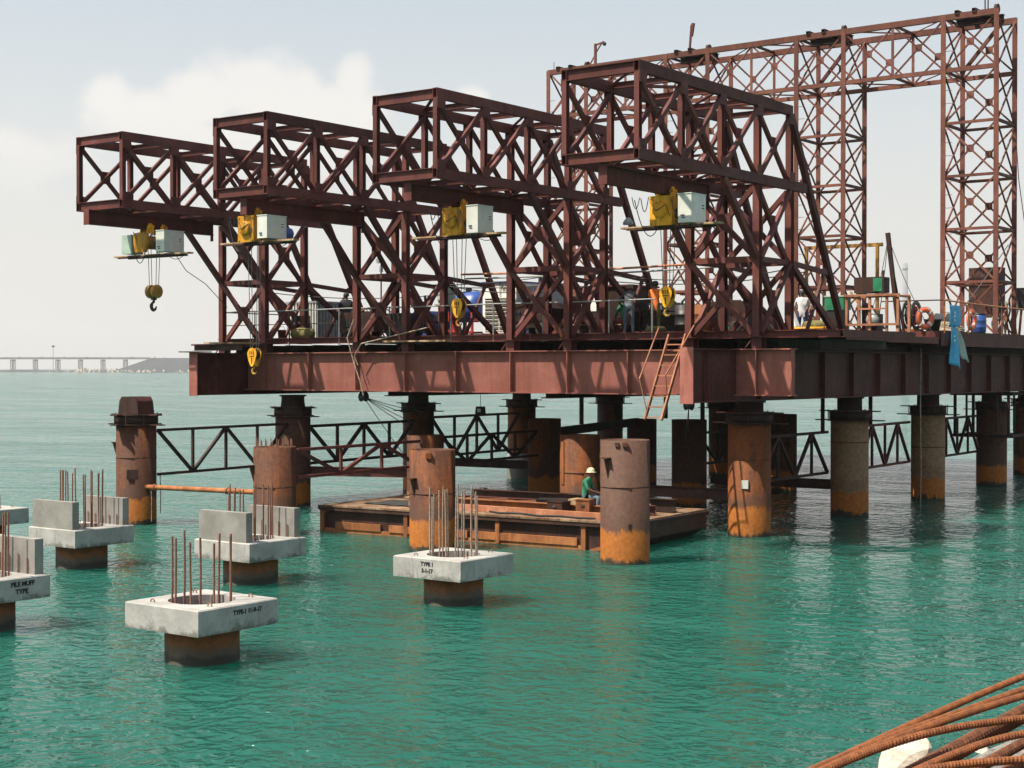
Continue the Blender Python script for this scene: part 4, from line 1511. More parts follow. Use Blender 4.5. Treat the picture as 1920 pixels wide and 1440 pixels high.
t = thing('bucket', 'maroon bucket at the platform edge below the skip', 'bucket', (-38.9, 38.95, DZ))
MB().lathe([(.002, .005), (.12, .005), (.15, .3), (.158, .3), (.158, .315), (.14, .315), (.115, .03), (.002, .03)], 18).build('pail', 'maroon_cloth', t)
MB().tube([(.15 * math.cos(a), 0, .31 + .13 * math.sin(a)) for a in [k * math.pi / 8 for k in range(9)]], .006, 6).build('bail', 'wire', t)

t = thing('tool_sack', 'dusty brown sack lying on the platform edge beside the bucket', 'sack', (-38.0, 39.1, DZ))
b = MB()
b.lathe([(.01, -.5), (.17, -.47), (.22, -.2), (.2, .15), (.19, .4), (.08, .5), (.01, .5)], 12, (0, 0, .17), axis='X')
b.build('sack', 'olive_cloth', t)

t = thing('hose_reel', 'rusty reel of black hose behind the second truss leg', 'hose reel', (-37.4, 42.0, DZ))
for s in (-1, 1):
    b = MB().lathe([(.47, s * .25 - .02), (.52, s * .25 - .02), (.52, s * .25 + .02), (.47, s * .25 + .02), (.47, s * .25 - .02)], 24, (0, 0, .62), axis='Y')
    for k in range(4):
        a = k * math.pi / 4
        b.cyl((-.5 * math.cos(a), s * .25, .62 - .5 * math.sin(a)), (.5 * math.cos(a), s * .25, .62 + .5 * math.sin(a)), .018, n=6)
    b.build('flange', 'rust_steel', t)
for k in range(6):
    r = .3 + .03 * (k % 3)
    MB().tube([(r * math.cos(a), -.2 + .08 * k, .62 + r * math.sin(a)) for a in [j * math.pi / 12 for j in range(25)]], .03, 7).build('hose_turn', 'rubber', t)
b = MB()
for s in (-1, 1):
    b.tube([(-.4, s * .32, 0), (0, s * .32, .62), (.4, s * .32, 0)], .03, 6)
b.build('stand', 'rust_steel', t)
MB().tube([(.3, 0, .9), (.7, 0, 1.1), (1.0, .1, .9), (1.05, .2, .4), (1.2, .2, .05)], .03, 7).build('loose_hose', 'rubber', t)


def floodlight(x, y, z0, h, label, head=.34, face=-30):
    t = thing('floodlight', label, 'floodlight', (x, y, z0), R(face), 'floodlights on poles')
    MB().cyl((0, 0, 0), (0, 0, h), .03, n=8).build('pole', 'dark_steel', t)
    MB().box((0, -.06, h + .08), (head, .14, head * .5), Matrix.Rotation(R(25), 3, 'X')).build('lamp_housing', 'dark_steel', t)
    MB().box((0, -.145, h + .05), (head * .86, .01, head * .4), Matrix.Rotation(R(25), 3, 'X')).build('lamp_glass', 'white', t)
    MB().box((0, 0, h - .25), (.16, .1, .2)).build('ballast_box', 'grey_sheet', t)
    return t


floodlight(-38.7, 44.0, DZ, 2.95, 'floodlight on a thin pole between the second truss legs and the reel')
t = thing('floodlight', 'small floodlight under the rear lower chord of the third truss', 'floodlight', (-25.8, 40.95, 9.35), 0, 'floodlights on poles')
MB().lathe([(.16, -.08), (.17, -.02), (.1, .08), (.05, .14), (.002, .14)], 16).build('lamp_housing', 'grey_sheet', t)
MB().lathe([(.002, -.085), (.15, -.085), (.15, -.06)], 16).build('lamp_glass', 'white', t)
member('bracket', (0, 0, .12), (0, 0, .5), .03, .03, 'dark_steel', t)

# blue power pack
t = thing('power_pack', 'dark blue diesel power pack between the second truss and the generator', 'power pack', (-35.6, 43.2, DZ))
MB().box((0, 0, .08), (1.5, 1.0, .14)).build('skid', 'dark_steel', t)
MB().box((-.2, 0, .55), (.9, .8, .78)).build('engine_cover', 'blue', t)
MB().box((-.2, 0, .98), (.8, .7, .08), taper=.9).build('cover_lid', 'blue', t)
MB().box((-.2, -.405, .62), (.5, .012, .3)).build('grille', 'black', t)
MB().lathe([(.002, .3), (.24, .3), (.26, .34), (.26, .62), (.22, .68), (.002, .68)], 18, (0, 0, .5), axis='X').build('pump', 'navy_cloth', t)
MB().lathe([(.04, 0), (.04, .5), (.05, .5), (.05, .62), (.03, .62)], 10, (-.45, .2, 1.0)).build('exhaust', 'black', t)
for k in range(3):
    MB().cyl((.35 + .12 * k, -.3, .5), (.35 + .12 * k, -.36, .5), .05, n=10).build('gauge', 'white', t)
t = thing('drum_winch', 'black winch drum on the platform left of the blue tank', 'winch', (-34.6, 41.6, DZ))
MB().lathe([(.002, -.35), (.4, -.35), (.4, -.3), (.22, -.28), (.22, .28), (.4, .3), (.4, .35), (.002, .35)], 20, (0, 0, .45), axis='X').build('drum', 'black', t)
MB().box((-.42, 0, .3), (.08, .7, .6)).box((.42, 0, .3), (.08, .7, .6)).build('side_frame', 'dark_steel', t)
MB().box((.62, 0, .35), (.3, .34, .34)).build('motor', 'blue', t)

# stand with a pale green lamp house
t = thing('switch_stand', 'pale green glazed box on a tall brown stand left of the blue tank', 'switch box', (-33.95, 42.0, DZ))
for sx in (-.18, .18):
    for sy in (-.15, .15):
        member('leg', (sx, sy, 0), (sx, sy, 1.15), .05, .05, 'red_steel', t)
MB().box((0, 0, 1.17), (.62, .5, .05)).build('shelf', 'timber', t)
MB().box((0, 0, 1.5), (.42, .36, .56), taper=1.25).build('box', 'cabinet_green', t)
MB().box((0, 0, 1.8), (.5, .44, .05)).build('lid', 'cabinet_green', t)
for s in (-1, 1):
    MB().box((s * .11, -.215, 1.52), (.18, .012, .36), Matrix.Rotation(R(-5), 3, 'X')).build('pane', 'tarp_grey', t)

# blue tank with a red frame
t = thing('blue_tank', 'dark blue tank in a red frame left of the louvred generator', 'tank', (-35.6, 45.4, DZ))
MB().lathe([(.002, -.75), (.3, -.74), (.5, -.62), (.58, -.4), (.58, .4), (.5, .62), (.3, .74), (.002, .75)], 22, (0, 0, 1.25), axis='X').build('tank', 'blue', t)
MB().cyl((0, 0, 1.8), (0, 0, 1.95), .12, n=12).build('filler_cap', 'black', t)
for sx in (-.55, .55):
    for sy in (-.5, .5):
        member('frame_post', (sx, sy, 0), (sx, sy, 1.05), .08, .08, 'red', t)
    member('frame_rail', (sx, -.55, .75), (sx, .55, .75), .08, .1, 'red', t)
for sy in (-.52, .52):
    member('frame_rail', (-.6, sy, .3), (.6, sy, .3), .08, .08, 'red', t)
t = thing('hose_pump', 'red pump standing below the hanging yellow block', 'pump', (-32.95, 41.3, DZ))
MB().lathe([(.002, 0), (.2, 0), (.2, .05), (.13, .08), (.13, .6), (.2, .66), (.2, .8), (.1, .95), (.002, .95)], 16).build('casing', 'red', t)
MB().tube([(.12, 0, .7), (.35, -.05, .75), (.45, -.1, .4), (.4, -.15, .03)], .045, 8).build('outlet_hose', 'rubber', t)
member('handle', (-.3, 0, .85), (.3, 0, .9), .03, .03, 'red', t, 'pipe')

# louvred generator
t = thing('generator', 'white louvred generator with blue base and KOEL lettering between the truss legs'.replace('KOEL ', 'black '), 'generator', (-33.0, 43.8, DZ))
GW, GL, GH = 1.5, 3.2, 2.0
MB().box((0, GL / 2, .11), (GW, GL, .22)).build('base', 'blue', t)
MB().box((0, GL / 2 + .02, .22 + (GH - .22) / 2), (GW - .02, GL - .04, GH - .22)).build('canopy', 'white', t)
MB().box((0, GL / 2, GH + .02), (GW + .04, GL + .04, .05)).build('roof', 'blue', t)
MB().box((.06, -.006, .84), (1.24, .012, 1.2)).build('louvre_recess', 'black', t)
for k in range(9):
    for s in (-1, 1):
        o = link('louvre_slat', unit('box', 'white'), t)
        o.matrix_basis = Matrix.Translation((.06 + s * .31, -.05, .26 + k * .134)) @ Matrix.Rotation(R(-50), 4, 'X') @ Matrix.Diagonal((.6, .1, .014, 1))
for x in (-.57, .06, .69):
    plate('louvre_frame', (x, -.03, .84), (.03, .06, 1.24), 'white', t)
for z in (.22, 1.46):
    plate('louvre_frame', (.06, -.03, z), (1.3, .06, .03), 'white', t)
plate('door_seam', (.06, -.0, 1.72), (.02, .02, .5), 'black', t)
text('KOEL', .2, t, (.38, -.004, 1.82), (R(90), 0, 0))
for k in range(3):
    plate('side_door', (GW / 2 + .004, .55 + k * 1.03, 1.08), (.03, .95, 1.6), 'grey_sheet', t)  # grey where the canopy is white: the side's shade is put into the colour
    plate('door_handle', (GW / 2 + .035, .2 + k * 1.03, 1.0), (.03, .05, .2), 'black', t)
MB().cyl((.1, 2.4, GH), (.1, 2.4, GH + .35), .07, n=10).build('exhaust', 'black', t)

t = thing('site_store', 'dark maroon site store behind the workers, right of the generator', 'store', (-28.6, 44.6, DZ))
MB().box((0, 0, .85), (2.2, 1.6, 1.7)).build('wall', 'dark_steel', t)
MB().box((0, 0, 1.73), (2.4, 1.8, .06)).build('roof', 'red_steel', t)
MB().box((.4, -.815, .8), (.8, .03, 1.5)).build('door', 'dark_steel', t)
MB().box((-.55, -.81, 1.15), (.6, .02, .5)).build('notice_board', 'white', t)
MB().box((.72, -.84, .8), (.05, .04, .12)).build('handle', 'black', t)

t = thing('work_bench', 'dark steel work bench with a pale box on it in front of the workers', 'bench', (-24.9, 42.2, DZ))
MB().box((0, 0, .78), (2.3, .7, .05)).build('bench_top', 'dark_steel', t)
for sx in (-1.05, 1.05):
    for sy in (-.28, .28):
        member('leg', (sx, sy, 0), (sx, sy, .76), .06, .06, 'dark_steel', t)
MB().box((0, .1, .4), (2.1, .5, .5)).build('drawer_block', 'black', t)
MB().box((-.6, -.1, .88), (.3, .25, .16)).build('parts_box', 'white', t)
t = thing('gas_cylinder', 'olive gas cylinder lying below the man in the orange vest', 'cylinder', (-24.75, 40.9, DZ + .13))
MB().lathe([(.002, -.5), (.09, -.49), (.13, -.43), (.13, .4), (.09, .5), (.03, .54), (.03, .62), (.002, .62)], 14, axis='Y').build('body', 'olive_cloth', t)


def winch_engine(x, y, z, rz, label, s=1.0):
    t = thing('winch_engine', label, 'engine', (x, y, z), rz, 'green diesel engines')
    t.scale = (s, s, s)
    MB().box((0, 0, .07), (1.5, .8, .12)).build('skid', 'dark_steel', t)
    MB().box((-.25, 0, .48), (.8, .5, .55)).build('engine_block', 'green', t)
    MB().box((-.25, 0, .82), (.6, .36, .14), taper=.85).build('rocker_cover', 'green', t)
    MB().lathe([(.002, 0), (.26, 0), (.26, .06), (.2, .08), (.002, .08)], 18, (.2, 0, .46), axis='X').build('flywheel', 'dark_steel', t)
    for k in range(5):
        MB().box((-.6 + k * .16, -.275, .5), (.05, .04, .4)).build('cooling_fin', 'dark_steel', t)
    MB().tube([(-.5, .1, .85), (-.5, .1, 1.15), (-.4, .1, 1.25), (-.2, .1, 1.25)], .04, 8).build('exhaust', 'black', t)
    MB().lathe([(.002, 0), (.3, 0), (.3, .05), (.16, .06), (.16, .34), (.3, .35), (.3, .4), (.002, .4)], 18, (.36, 0, .42), axis='X').build('winch_drum', 'black', t)
    MB().box((-.25, 0, 1.0), (.34, .3, .18)).build('fuel_tank', 'green', t)
    return t


winch_engine(-25.2, 44.2, DZ, R(20), 'green engine winch beside the left leg of the nearest truss')
winch_engine(-24.2, 46.2, DZ, R(-15), 'green engine winch behind the legs of the nearest truss', 1.05)
winch_engine(-23.3, 43.6, DZ, R(60), 'small dark-green pump engine right behind the nearest truss tower', .8)
winch_engine(-28.0, 47.8, DZ, R(40), 'green engine winch deep behind the seated workers', 1.0)



def compressor(x, y, rz, label, s=1.0, body='dark_steel'):
    """towable air compressor: hood, grille, wheels, drawbar"""
    t = thing('air_compressor', label, 'compressor', (x, y, DZ), rz, 'dark machines on the platform')
    t.scale = (s, s, s)
    MB().prism([(-.9, .3), (.9, .3), (.9, .95), (.7, 1.15), (-.75, 1.15), (-.9, 1.0)], .9, 'XZ').build('hood', body, t)
    MB().box((-.2, -.455, .7), (.9, .02, .4)).build('grille', 'black', t)
    for k in range(6):
        plate('grille_bar', (-.58 + k * .15, -.475, .7), (.03, .02, .4), body, t)
    for sx in (-.45, .45):
        for sy in (-.42, .42):
            MB().lathe([(.06, -.07), (.2, -.08), (.23, -.04), (.23, .04), (.2, .08), (.06, .07)], 16, (sx, sy, .23), axis='Y').build('wheel', 'rubber', t)
    member('drawbar', (.85, 0, .35), (1.5, 0, .2), .07, .07, body, t)
    MB().cyl((-.5, .2, 1.1), (-.5, .2, 1.45), .05, n=8).build('exhaust', 'black', t)
    MB().box((.3, 0, 1.18), (.3, .1, .06)).build('lifting_eye', 'black', t)
    return t


compressor(-36.6, 40.6, R(8), 'dark compressor low in the shade behind the second truss left leg', .8)
compressor(-34.2, 40.0, R(-5), 'black compressor under the pale green switch box', .72, 'black')
compressor(-29.5, 41.3, R(0), 'dark compressor right of the louvred generator', .95)
compressor(-26.9, 44.9, R(12), 'dark compressor behind the worker in green and maroon', 1.0, 'black')
compressor(-22.6, 41.6, R(6), 'dark compressor between the legs of the nearest truss', .85)
compressor(-30.4, 48.5, R(0), 'dark compressor far behind the generator', 1.1, 'black')
for k, (x, y, lb) in enumerate([(-23.75, 40.9, 'black oil drum nearest the ladder head'), (-23.2, 41.0, 'rusty oil drum right of the black one by the ladder head'), (-39.9, 41.0, 'dark oil drum in front of the ribbed skip')]):
    t = thing('oil_drum', lb, 'drum', (x, y, DZ), k, 'oil drums on the platform')
    MB().lathe([(.002, .01), (.28, .01), (.29, 0), (.29, .28), (.3, .29), (.29, .3), (.29, .58), (.3, .59), (.29, .6), (.29, .88), (.28, .87), (.002, .87)], 20).build('body', ['black', 'rust_steel', 'dark_steel'][k], t)
    MB().cyl((.15, 0, .87), (.15, 0, .9), .035, n=8).build('bung', 'wire', t)

t = thing('yellow_pipes', 'stack of yellow pipes lying at the feet of the nearest truss', 'pipes', (-21.6, 44.7, DZ))
for k in range(7):
    r, c = (0, k) if k < 4 else (1, k - 4)
    MB().lathe([(.055, -.75), (.07, -.75), (.07, .75), (.055, .75)], 12, (0, -.24 + c * .145 + r * .072, .075 + r * .125), axis='X').build('pipe', 'yellow', t)
t = thing('white_tent_cover', 'small white cone-shaped cover between the nearest truss legs', 'cover', (-22.95, 46.5, DZ))
b = MB()
b.lathe([(.36, 0), (.3, .35), (.1, .85), (.002, 1.0)], 10, smooth=False)
b.build('cover', 'white', t)
t = thing('spoil_heap', 'heap of brown sacks behind the nearest truss tower', 'sacks', (-23.1, 48.3, DZ))
for k, (x, y, z, a) in enumerate([(0, 0, .16, 0), (.5, .1, .16, .4), (-.45, .05, .16, -.3), (.1, .05, .42, .2), (.4, .1, .4, .9)]):
    MB().lathe([(.01, -.36), (.14, -.33), (.19, -.1), (.18, .2), (.1, .33), (.01, .36)], 10, (0, 0, 0), axis='X').build('sack', 'olive_cloth', t, (x, y, z)).rotation_euler = (0, 0, a)

# pipe-frame rack with machines at the near corner
t = thing('pipe_rack', 'brown steel rack of square tubes at the platform corner', 'rack', (-20.85, 46.2, DZ))
for x in (0, .42, .78, 1.35, 1.72):
    member('upright', (x, 0, 0), (x, 0, 1.28 if x < 1.5 else 1.15), .075, .075, 'ladder_rust', t)
for x in (0, 1.72):
    member('upright', (x, .9, 0), (x, .9, 1.28), .075, .075, 'ladder_rust', t)
    member('rail', (x, .04, 1.24), (x, .86, 1.24), .06, .06, 'ladder_rust', t)
for z in (.35, 1.28):
    member('rail', (-.05, -.06, z), (1.8, -.06, z), .06, .07, 'ladder_rust', t)
member('rail', (.42, -.06, .85), (1.3, -.06, .85), .05, .05, 'ladder_rust', t)
member('rail', (.0, .92, 1.28), (1.72, .92, 1.28), .06, .07, 'ladder_rust', t)
t = thing('green_cabinet', 'green and black cabinet beside the brown rack', 'cabinet', (-21.35, 46.6, DZ))
MB().box((0, 0, .42), (.58, .5, .84)).build('lower_case', 'black', t)
MB().box((0, 0, 1.06), (.66, .56, .42)).build('upper_case', 'green', t)
MB().box((0, 0, 1.29), (.7, .6, .04)).build('lid', 'cabinet_green', t)
MB().box((.0, -.265, .45), (.4, .02, .3)).build('grille', 'dark_steel', t)
t = thing('dark_box', 'dark green-grey box standing on top of the brown rack', 'box', (-20.2, 46.65, DZ + 1.32))
MB().box((0, 0, .3), (.95, .6, .5)).build('case', 'dark_steel', t)
MB().box((.33, -.31, .3), (.3, .02, .42)).build('door', 'green', t)
for sx in (-.4, .4):
    MB().box((sx, 0, .025), (.06, .5, .05)).build('foot', 'white', t)
member('handle', (.5, -.28, -.1), (.5, -.28, .75), .06, .06, 'dark_steel', t)
t = thing('engine_set', 'clutter of dark engine parts inside the brown rack', 'engine', (-20.15, 46.6, DZ))
MB().box((0, 0, .35), (.5, .5, .7)).build('block', 'dark_steel', t)
MB().lathe([(.002, -.1), (.2, -.1), (.2, .1), (.002, .1)], 16, (.15, -.3, .5), axis='Y').build('pulley', 'grey_sheet', t)
MB().cyl((-.2, -.1, .7), (-.2, -.1, 1.05), .12, n=12).build('air_filter', 'black', t)
MB().tube([(-.1, -.2, .8), (.1, -.3, .95), (.3, -.25, .6), (.5, -.2, .2)], .035, 8).build('hose', 'rubber', t)

t = thing('derrick_mast', 'thin dark leaning mast with stay wires near the platform corner', 'mast', (-20.6, 49.9, DZ))
member('mast', (0, 0, 0), (-.35, -.2, 3.55), .13, .13, 'dark_steel', t)
member('mast_strut', (.15, .1, 0), (-.25, -.15, 2.6), .07, .07, 'dark_steel', t)
for p in ((-1.2, .8, .0), (1.0, .5, .1), (-3.6, 6.0, 1.2), (-2.6, 4.2, .6)):
    MB().tube(sag((-.34, -.19, 3.4), p, .25), .012, 5).build('stay_wire', 'wire', t)

t = thing('cable_reel', 'cable reel with a red hub next to the life ring', 'reel', (-21.0, 51.95, DZ2))
for s in (-1, 1):
    b = MB().lathe([(.38, s * .16 - .015), (.52, s * .16 - .015), (.52, s * .16 + .015), (.38, s * .16 + .015), (.38, s * .16 - .015)], 24, (0, 0, .55), axis='X')
    b.build('flange', 'black', t)
    b = MB().lathe([(.002, s * .17), (.15, s * .17), (.15, s * .2), (.002, s * .2)], 16, (0, 0, .55), axis='X')
    for k in range(3):
        a = k * math.pi / 3
        b.cyl((s * .16, -.45 * math.cos(a), .55 - .45 * math.sin(a)), (s * .16, .45 * math.cos(a), .55 + .45 * math.sin(a)), .03, n=6)
    b.build('hub', 'red', t)
MB().lathe([(.2, -.15), (.34, -.13), (.36, 0), (.34, .13), (.2, .15)], 22, (0, 0, .55), axis='X').build('cable_coil', 'cable', t)
MB().box((0, 0, .04), (.5, .9, .08)).build('stand', 'rust_steel', t)


def ring_buoy(x, y, z, rz, label):
    t = thing('life_ring', label, 'life ring', (x, y, z), rz, 'orange life rings on the rail')
    n, m = 30, 12
    vs, fs = [], []
    for i in range(n):
        a = 2 * math.pi * i / n
        for j in range(m):
            c = 2 * math.pi * j / m
            r = .29 + .09 * math.cos(c)
            vs.append((r * math.cos(a), .07 * math.sin(c), r * math.sin(a)))
    for i in range(n):
        for j in range(m):
            fs.append((i * m + j, ((i + 1) % n) * m + j, ((i + 1) % n) * m + (j + 1) % m, i * m + (j + 1) % m))
    MB().add(vs, fs, True).build('ring', 'orange', t)
    for k in range(4):
        a = math.pi / 4 + k * math.pi / 2
        o = MB().lathe([(.096, -.035), (.1, -.035), (.1, .035), (.096, .035)], 14, axis='X').build('band', 'white_cloth', t, (.29 * math.cos(a), 0, .29 * math.sin(a)))
        o.rotation_euler = (0, -a - math.pi / 2, 0)
        o.scale = (1, .8, 1)
    pts = []
    for k in range(33):
        a = 2 * math.pi * k / 32
        pts.append((.39 * math.cos(a) * (1 + .03 * math.sin(4 * a) ** 2), -.02, .39 * math.sin(a) * (1 + .03 * math.sin(4 * a) ** 2)))
    MB().tube(pts, .01, 6).build('grab_line', 'rope', t)
    return t


ring_buoy(-20.35, 51.5, DZ2 + .43, R(62), 'orange life ring facing the camera beside the red-hubbed reel')
ring_buoy(-19.82, 54.6, DZ2 + .45, R(86), 'orange life ring seen edge-on near the blue drum')

t = thing('plastic_drum', 'blue plastic drum at the platform edge near the edge-on life ring', 'drum', (-20.15, 56.3, DZ2))
MB().lathe([(.002, 0), (.21, 0), (.24, .06), (.25, .2), (.26, .22), (.25, .24), (.25, .44), (.26, .46), (.25, .48), (.24, .62), (.2, .7), (.002, .7)], 22).build('body', 'blue', t)
MB().lathe([(.21, .69), (.23, .69), (.23, .73), (.002, .73)], 22).build('lid', 'black', t)
t = thing('black_tub', 'black rubber tub at the foot of the gantry leg', 'tub', (-20.5, 52.6, DZ2))
MB().lathe([(.002, 0), (.22, 0), (.3, .4), (.33, .4), (.33, .43), (.29, .43), (.2, .04), (.002, .04)], 20).build('tub', 'rubber', t)
t = thing('rope_heap', 'heap of old rope on the higher deck behind the banner', 'rope heap', (-20.3, 53.7, DZ2))
for k in range(7):
    r = .5 - .035 * k
    MB().tube([(r * math.cos(a) + .03 * math.sin(3 * a + k), .6 * r * math.sin(a), .05 + .045 * k + .02 * math.sin(2 * a + k)) for a in [j * math.pi / 10 for j in range(21)]], .035, 6).build('coil', 'rope', t)
t = thing('canvas_bale', 'dark canvas bale on the higher deck inside the gantry leg', 'bale', (-21.2, 55.4, DZ2))
MB().lathe([(.01, -.55), (.25, -.52), (.38, -.2), (.37, .25), (.24, .5), (.01, .55)], 14, (0, 0, .36), axis='X').build('bale', 'dark_cloth', t)
for x in (-.25, .2):
    MB().lathe([(.375, -.02), (.39, -.02), (.39, .02), (.375, .02)], 16, (x, 0, .36), axis='X').build('strap', 'rope', t)

# banner of tarpaulin hanging over the edge
t = thing('banner', 'blue and faded grey tarpaulin banner hanging over the platform edge', 'banner', (-19.66, 52.1, 0))


def cloth(outline, nx, nz, mat, name, amp=.05, seed=0):
    """outline(u, v) -> (along, z); hung in the Y direction with folds in X; given real thickness"""
    vs, fs = [], []
    for side in (0, .012):
        for j in range(nz + 1):
            for i in range(nx + 1):
                u, v = i / nx, j / nz
                y, z = outline(u, v)
                vs.append((amp * math.sin(u * 6 + v * 4 + seed) * (.3 + v) + side, y, z))
    N = (nx + 1) * (nz + 1)
    for j in range(nz):
        for i in range(nx):
            a = j * (nx + 1) + i
            fs.append((a, a + 1, a + nx + 2, a + nx + 1))
            fs.append((N + a, N + a + nx + 1, N + a + nx + 2, N + a + 1))
    for j in range(nz):
        for i in (0, nx):
            a = j * (nx + 1) + i
            fs.append((a, a + nx + 1, N + a + nx + 1, N + a))
    for i in range(nx):
        for j in (0, nz):
            a = j * (nx + 1) + i
            fs.append((a, a + 1, N + a + 1, N + a))
    return MB().add(vs, fs, True).build(name, mat, t)


cloth(lambda u, v: (-.1 + 1.0 * u, 6.98 - .75 * v), 8, 8, 'light_blue', 'upper_cloth', .03)
cloth(lambda u, v: (.0 + (.4 + .7 * v) * u, 6.25 - 1.3 * v - (.1 - .35 * v) * (1 - u) * 0 - .18 * v * u), 8, 14, 'light_blue', 'lower_cloth', .05, 1)
cloth(lambda u, v: (.4 + (.3 + 1.1 * v * (1 - .55 * v)) * u + .7 * v, 6.27 - 1.15 * v - .12 * u), 8, 12, 'tarp_grey', 'faded_cloth', .05, 2)
b = MB()
for z, w in ((6.72, .12), (6.6, .16), (6.46, .1), (5.9, .1), (5.75, .12)):
    b.box((.055, .25, z), (.012, w, .05), Matrix.Rotation(.5, 3, 'X'))
b.build('print_mark', 'white', t)
t = thing('hanging_rope', 'rope hanging from the platform edge down to the water past the third near-row pile', 'rope', (0, 0, 0))
MB().tube([(-20.4, 51.3, 5.5), (-20.42, 51.3, 3.5), (-20.4, 51.32, 1.2), (-20.41, 51.3, -.05)], .022, 6).build('rope', 'rope', t)

# machine at the picture's edge: a dark drilling unit behind the gantry leg
t = thing('drilling_unit', 'dark drilling unit with hoses behind the gantry leg at the picture edge', 'drilling machine', (-22.9, 64.6, DZ2))
MB().box((.1, 0, 1.9), (1.35, .6, 2.1)).build('mast_panel', 'dark_steel', t)
for x in (-.5, .7):
    member('mast_leg', (x, 0, 0), (x, 0, .9), .14, .14, 'dark_steel', t)
MB().box((1.8, .3, 1.6), (1.0, 1.1, .9)).build('engine_house', 'black', t)
MB().lathe([(.002, 0), (.22, 0), (.25, .1), (.2, .5), (.1, .62), (.002, .62)], 16, (1.9, .2, 2.05)).build('air_filter', 'navy_cloth', t)
for k in range(7):
    x = .5 + .16 * k
    MB().tube([(x, -.25, 1.5 + .1 * (k % 3)), (x + .1, -.45, 1.1), (x - .05, -.4, .6), (x + .02, -.3, .05)], .04, 7).build('hose', 'rubber' if k % 3 else 'rope', t)
for k in range(4):
    member('frame_bar', (.9 + .3 * k, -.1, 0), (1.0 + .3 * k, -.1, 1.2), .08, .08, 'timber' if k % 2 else 'rust_steel', t)
MB().tube([(1.9, .2, 2.6), (1.7, .2, 4.2), (1.4, .1, 6.6), (1.3, 0, 8.6)], .02, 6).build('hoist_rope', 'wire', t)

# yellow portal behind
t = thing('yellow_portal', 'thin yellow portal frame behind the gantry legs', 'portal frame', (-31.9, 66.2, DZ2))
for x in (0, .9, 3.5):
    member('post', (x, 0, 0), (x, 0, 4.3), .13, .13, 'old_yellow', t)
member('beam', (-.1, 0, 4.3), (3.75, 0, 4.3), .14, .16, 'old_yellow', t)
member('brace', (.08, 0, 1.6), (.85, 0, 2.9), .08, .08, 'old_yellow', t)
member('brace', (.85, 0, .4), (.08, 0, 1.5), .08, .08, 'old_yellow', t)
member('brace', (3.4, 0, .5), (2.2, 0, 2.2), .08, .08, 'old_yellow', t)

# ------------------------------------------------------------------ rails and pipes on the platform
t = thing('edge_rail', 'thin pipe handrail along the front edge of the platform', 'handrail', (0, 0, 0))
xs = [-41.55, -36.9, -34.3, -30.45, -29.9, -24.25, -23.2]
for x in [-41.5, -39.9, -38.2, -35.85, -33.6, -31.0, -29.3, -27.4, -25.0, -23.5]:
    member('post', (x, 38.62, 5.6), (x, 38.62, 6.83), .045, .045, 'dark_steel' if x < -36 else 'grey_sheet', t, 'pipe')
for a, b2 in ((-41.55, -35.4), (-35.5, -29.2), (-29.3, -23.4)):
    MB().tube(sag((a, 38.62, 6.81), (b2, 38.62, 6.81), .02, 6), .022, 7).build('top_rail', 'grey_sheet', t)
member('mid_rail', (-41.5, 38.62, 6.32), (-36.0, 38.62, 6.32), .03, .03, 'dark_steel', t, 'pipe')
for y in (40.5, 43.0, 46.0):
    member('post', (-41.6, y, 5.8), (-41.6, y, 6.8), .045, .045, 'dark_steel', t, 'pipe')
member('top_rail', (-41.6, 38.62, 6.8), (-41.6, 47, 6.8), .04, .04, 'dark_steel', t, 'pipe')
t = thing('edge_rail', 'pipe handrail running past the life rings to the picture edge', 'handrail', (0, 0, 0))
for y in (51.7, 54.0, 57.5, 60.5, 64.0):
    member('post', (-19.72, y, 6.0), (-19.72, y, 7.15), .05, .05, 'rust_steel', t, 'pipe')
member('top_rail', (-22.0, 51.6, 7.14), (-19.72, 51.6, 7.14), .045, .045, 'dark_steel', t, 'pipe')
MB().tube(sag((-19.72, 51.6, 7.14), (-19.72, 66, 7.1), .05), .028, 7).build('top_rail', 'ladder_rust', t)
t = thing('service_pipes', 'pair of thin pale pipes running behind the trusses at half height', 'pipes', (0, 0, 0))
MB().tube(sag((-32.4, 40.9, 7.95), (-22.0, 40.9, 7.98), .06), .035, 8).build('pipe', 'ladder_rust', t)
MB().tube(sag((-32.4, 41.15, 7.82), (-22.0, 41.15, 7.86), .05), .028, 8).build('pipe', 'grey_sheet', t)
for k, (a, b2, s) in enumerate([((-41.0, 39.9, 7.6), (-32.5, 41.5, 7.4), .25), ((-34.7, 40.0, 7.75), (-26.2, 41.0, 7.7), .3), ((-34.7, 40.1, 7.7), (-28.3, 40.4, 7.75), .16),
                                ((-32.5, 40.2, 7.55), (-26.2, 40.6, 7.5), .3), ((-26.2, 40.3, 7.7), (-19.9, 41.0, 7.75), .28), ((-26.2, 40.6, 7.5), (-20.0, 41.4, 7.6), .2)]):
    lb = ['black cable drooping from the farthest truss to the second truss', 'black cable drooping between the second and third truss towers', 'short black cable beside the second truss tower',
          'lower black cable drooping in front of the generator', 'black cable drooping between the third and nearest truss towers', 'lower black cable drooping above the workers'][k]
    tag(MB().tube(sag(a, b2, s), .016, 5).build('power_cable', 'cable'), lb, 'cable', 'cables strung between the trusses')
tag(MB().tube([(-39.0, 34.2, 8.5), (-38.95, 34.6, 8.0), (-38.9, 35.4, 7.6), (-39.6, 37.0, 6.9), (-41.4, 38.6, 6.8)], .013, 5).build('power_cable', 'cable'),
    'thin cable hanging from the farthest hoist to the corner of the handrail', 'cable', 'cables strung between the trusses')
tag(MB().tube(sag((-20.3, 59.9, 9.6), (-21.4, 56.5, 6.4), .1), .02, 5).build('stay_rope', 'wire'), 'slanting stay rope beside the last gantry leg', 'rope')

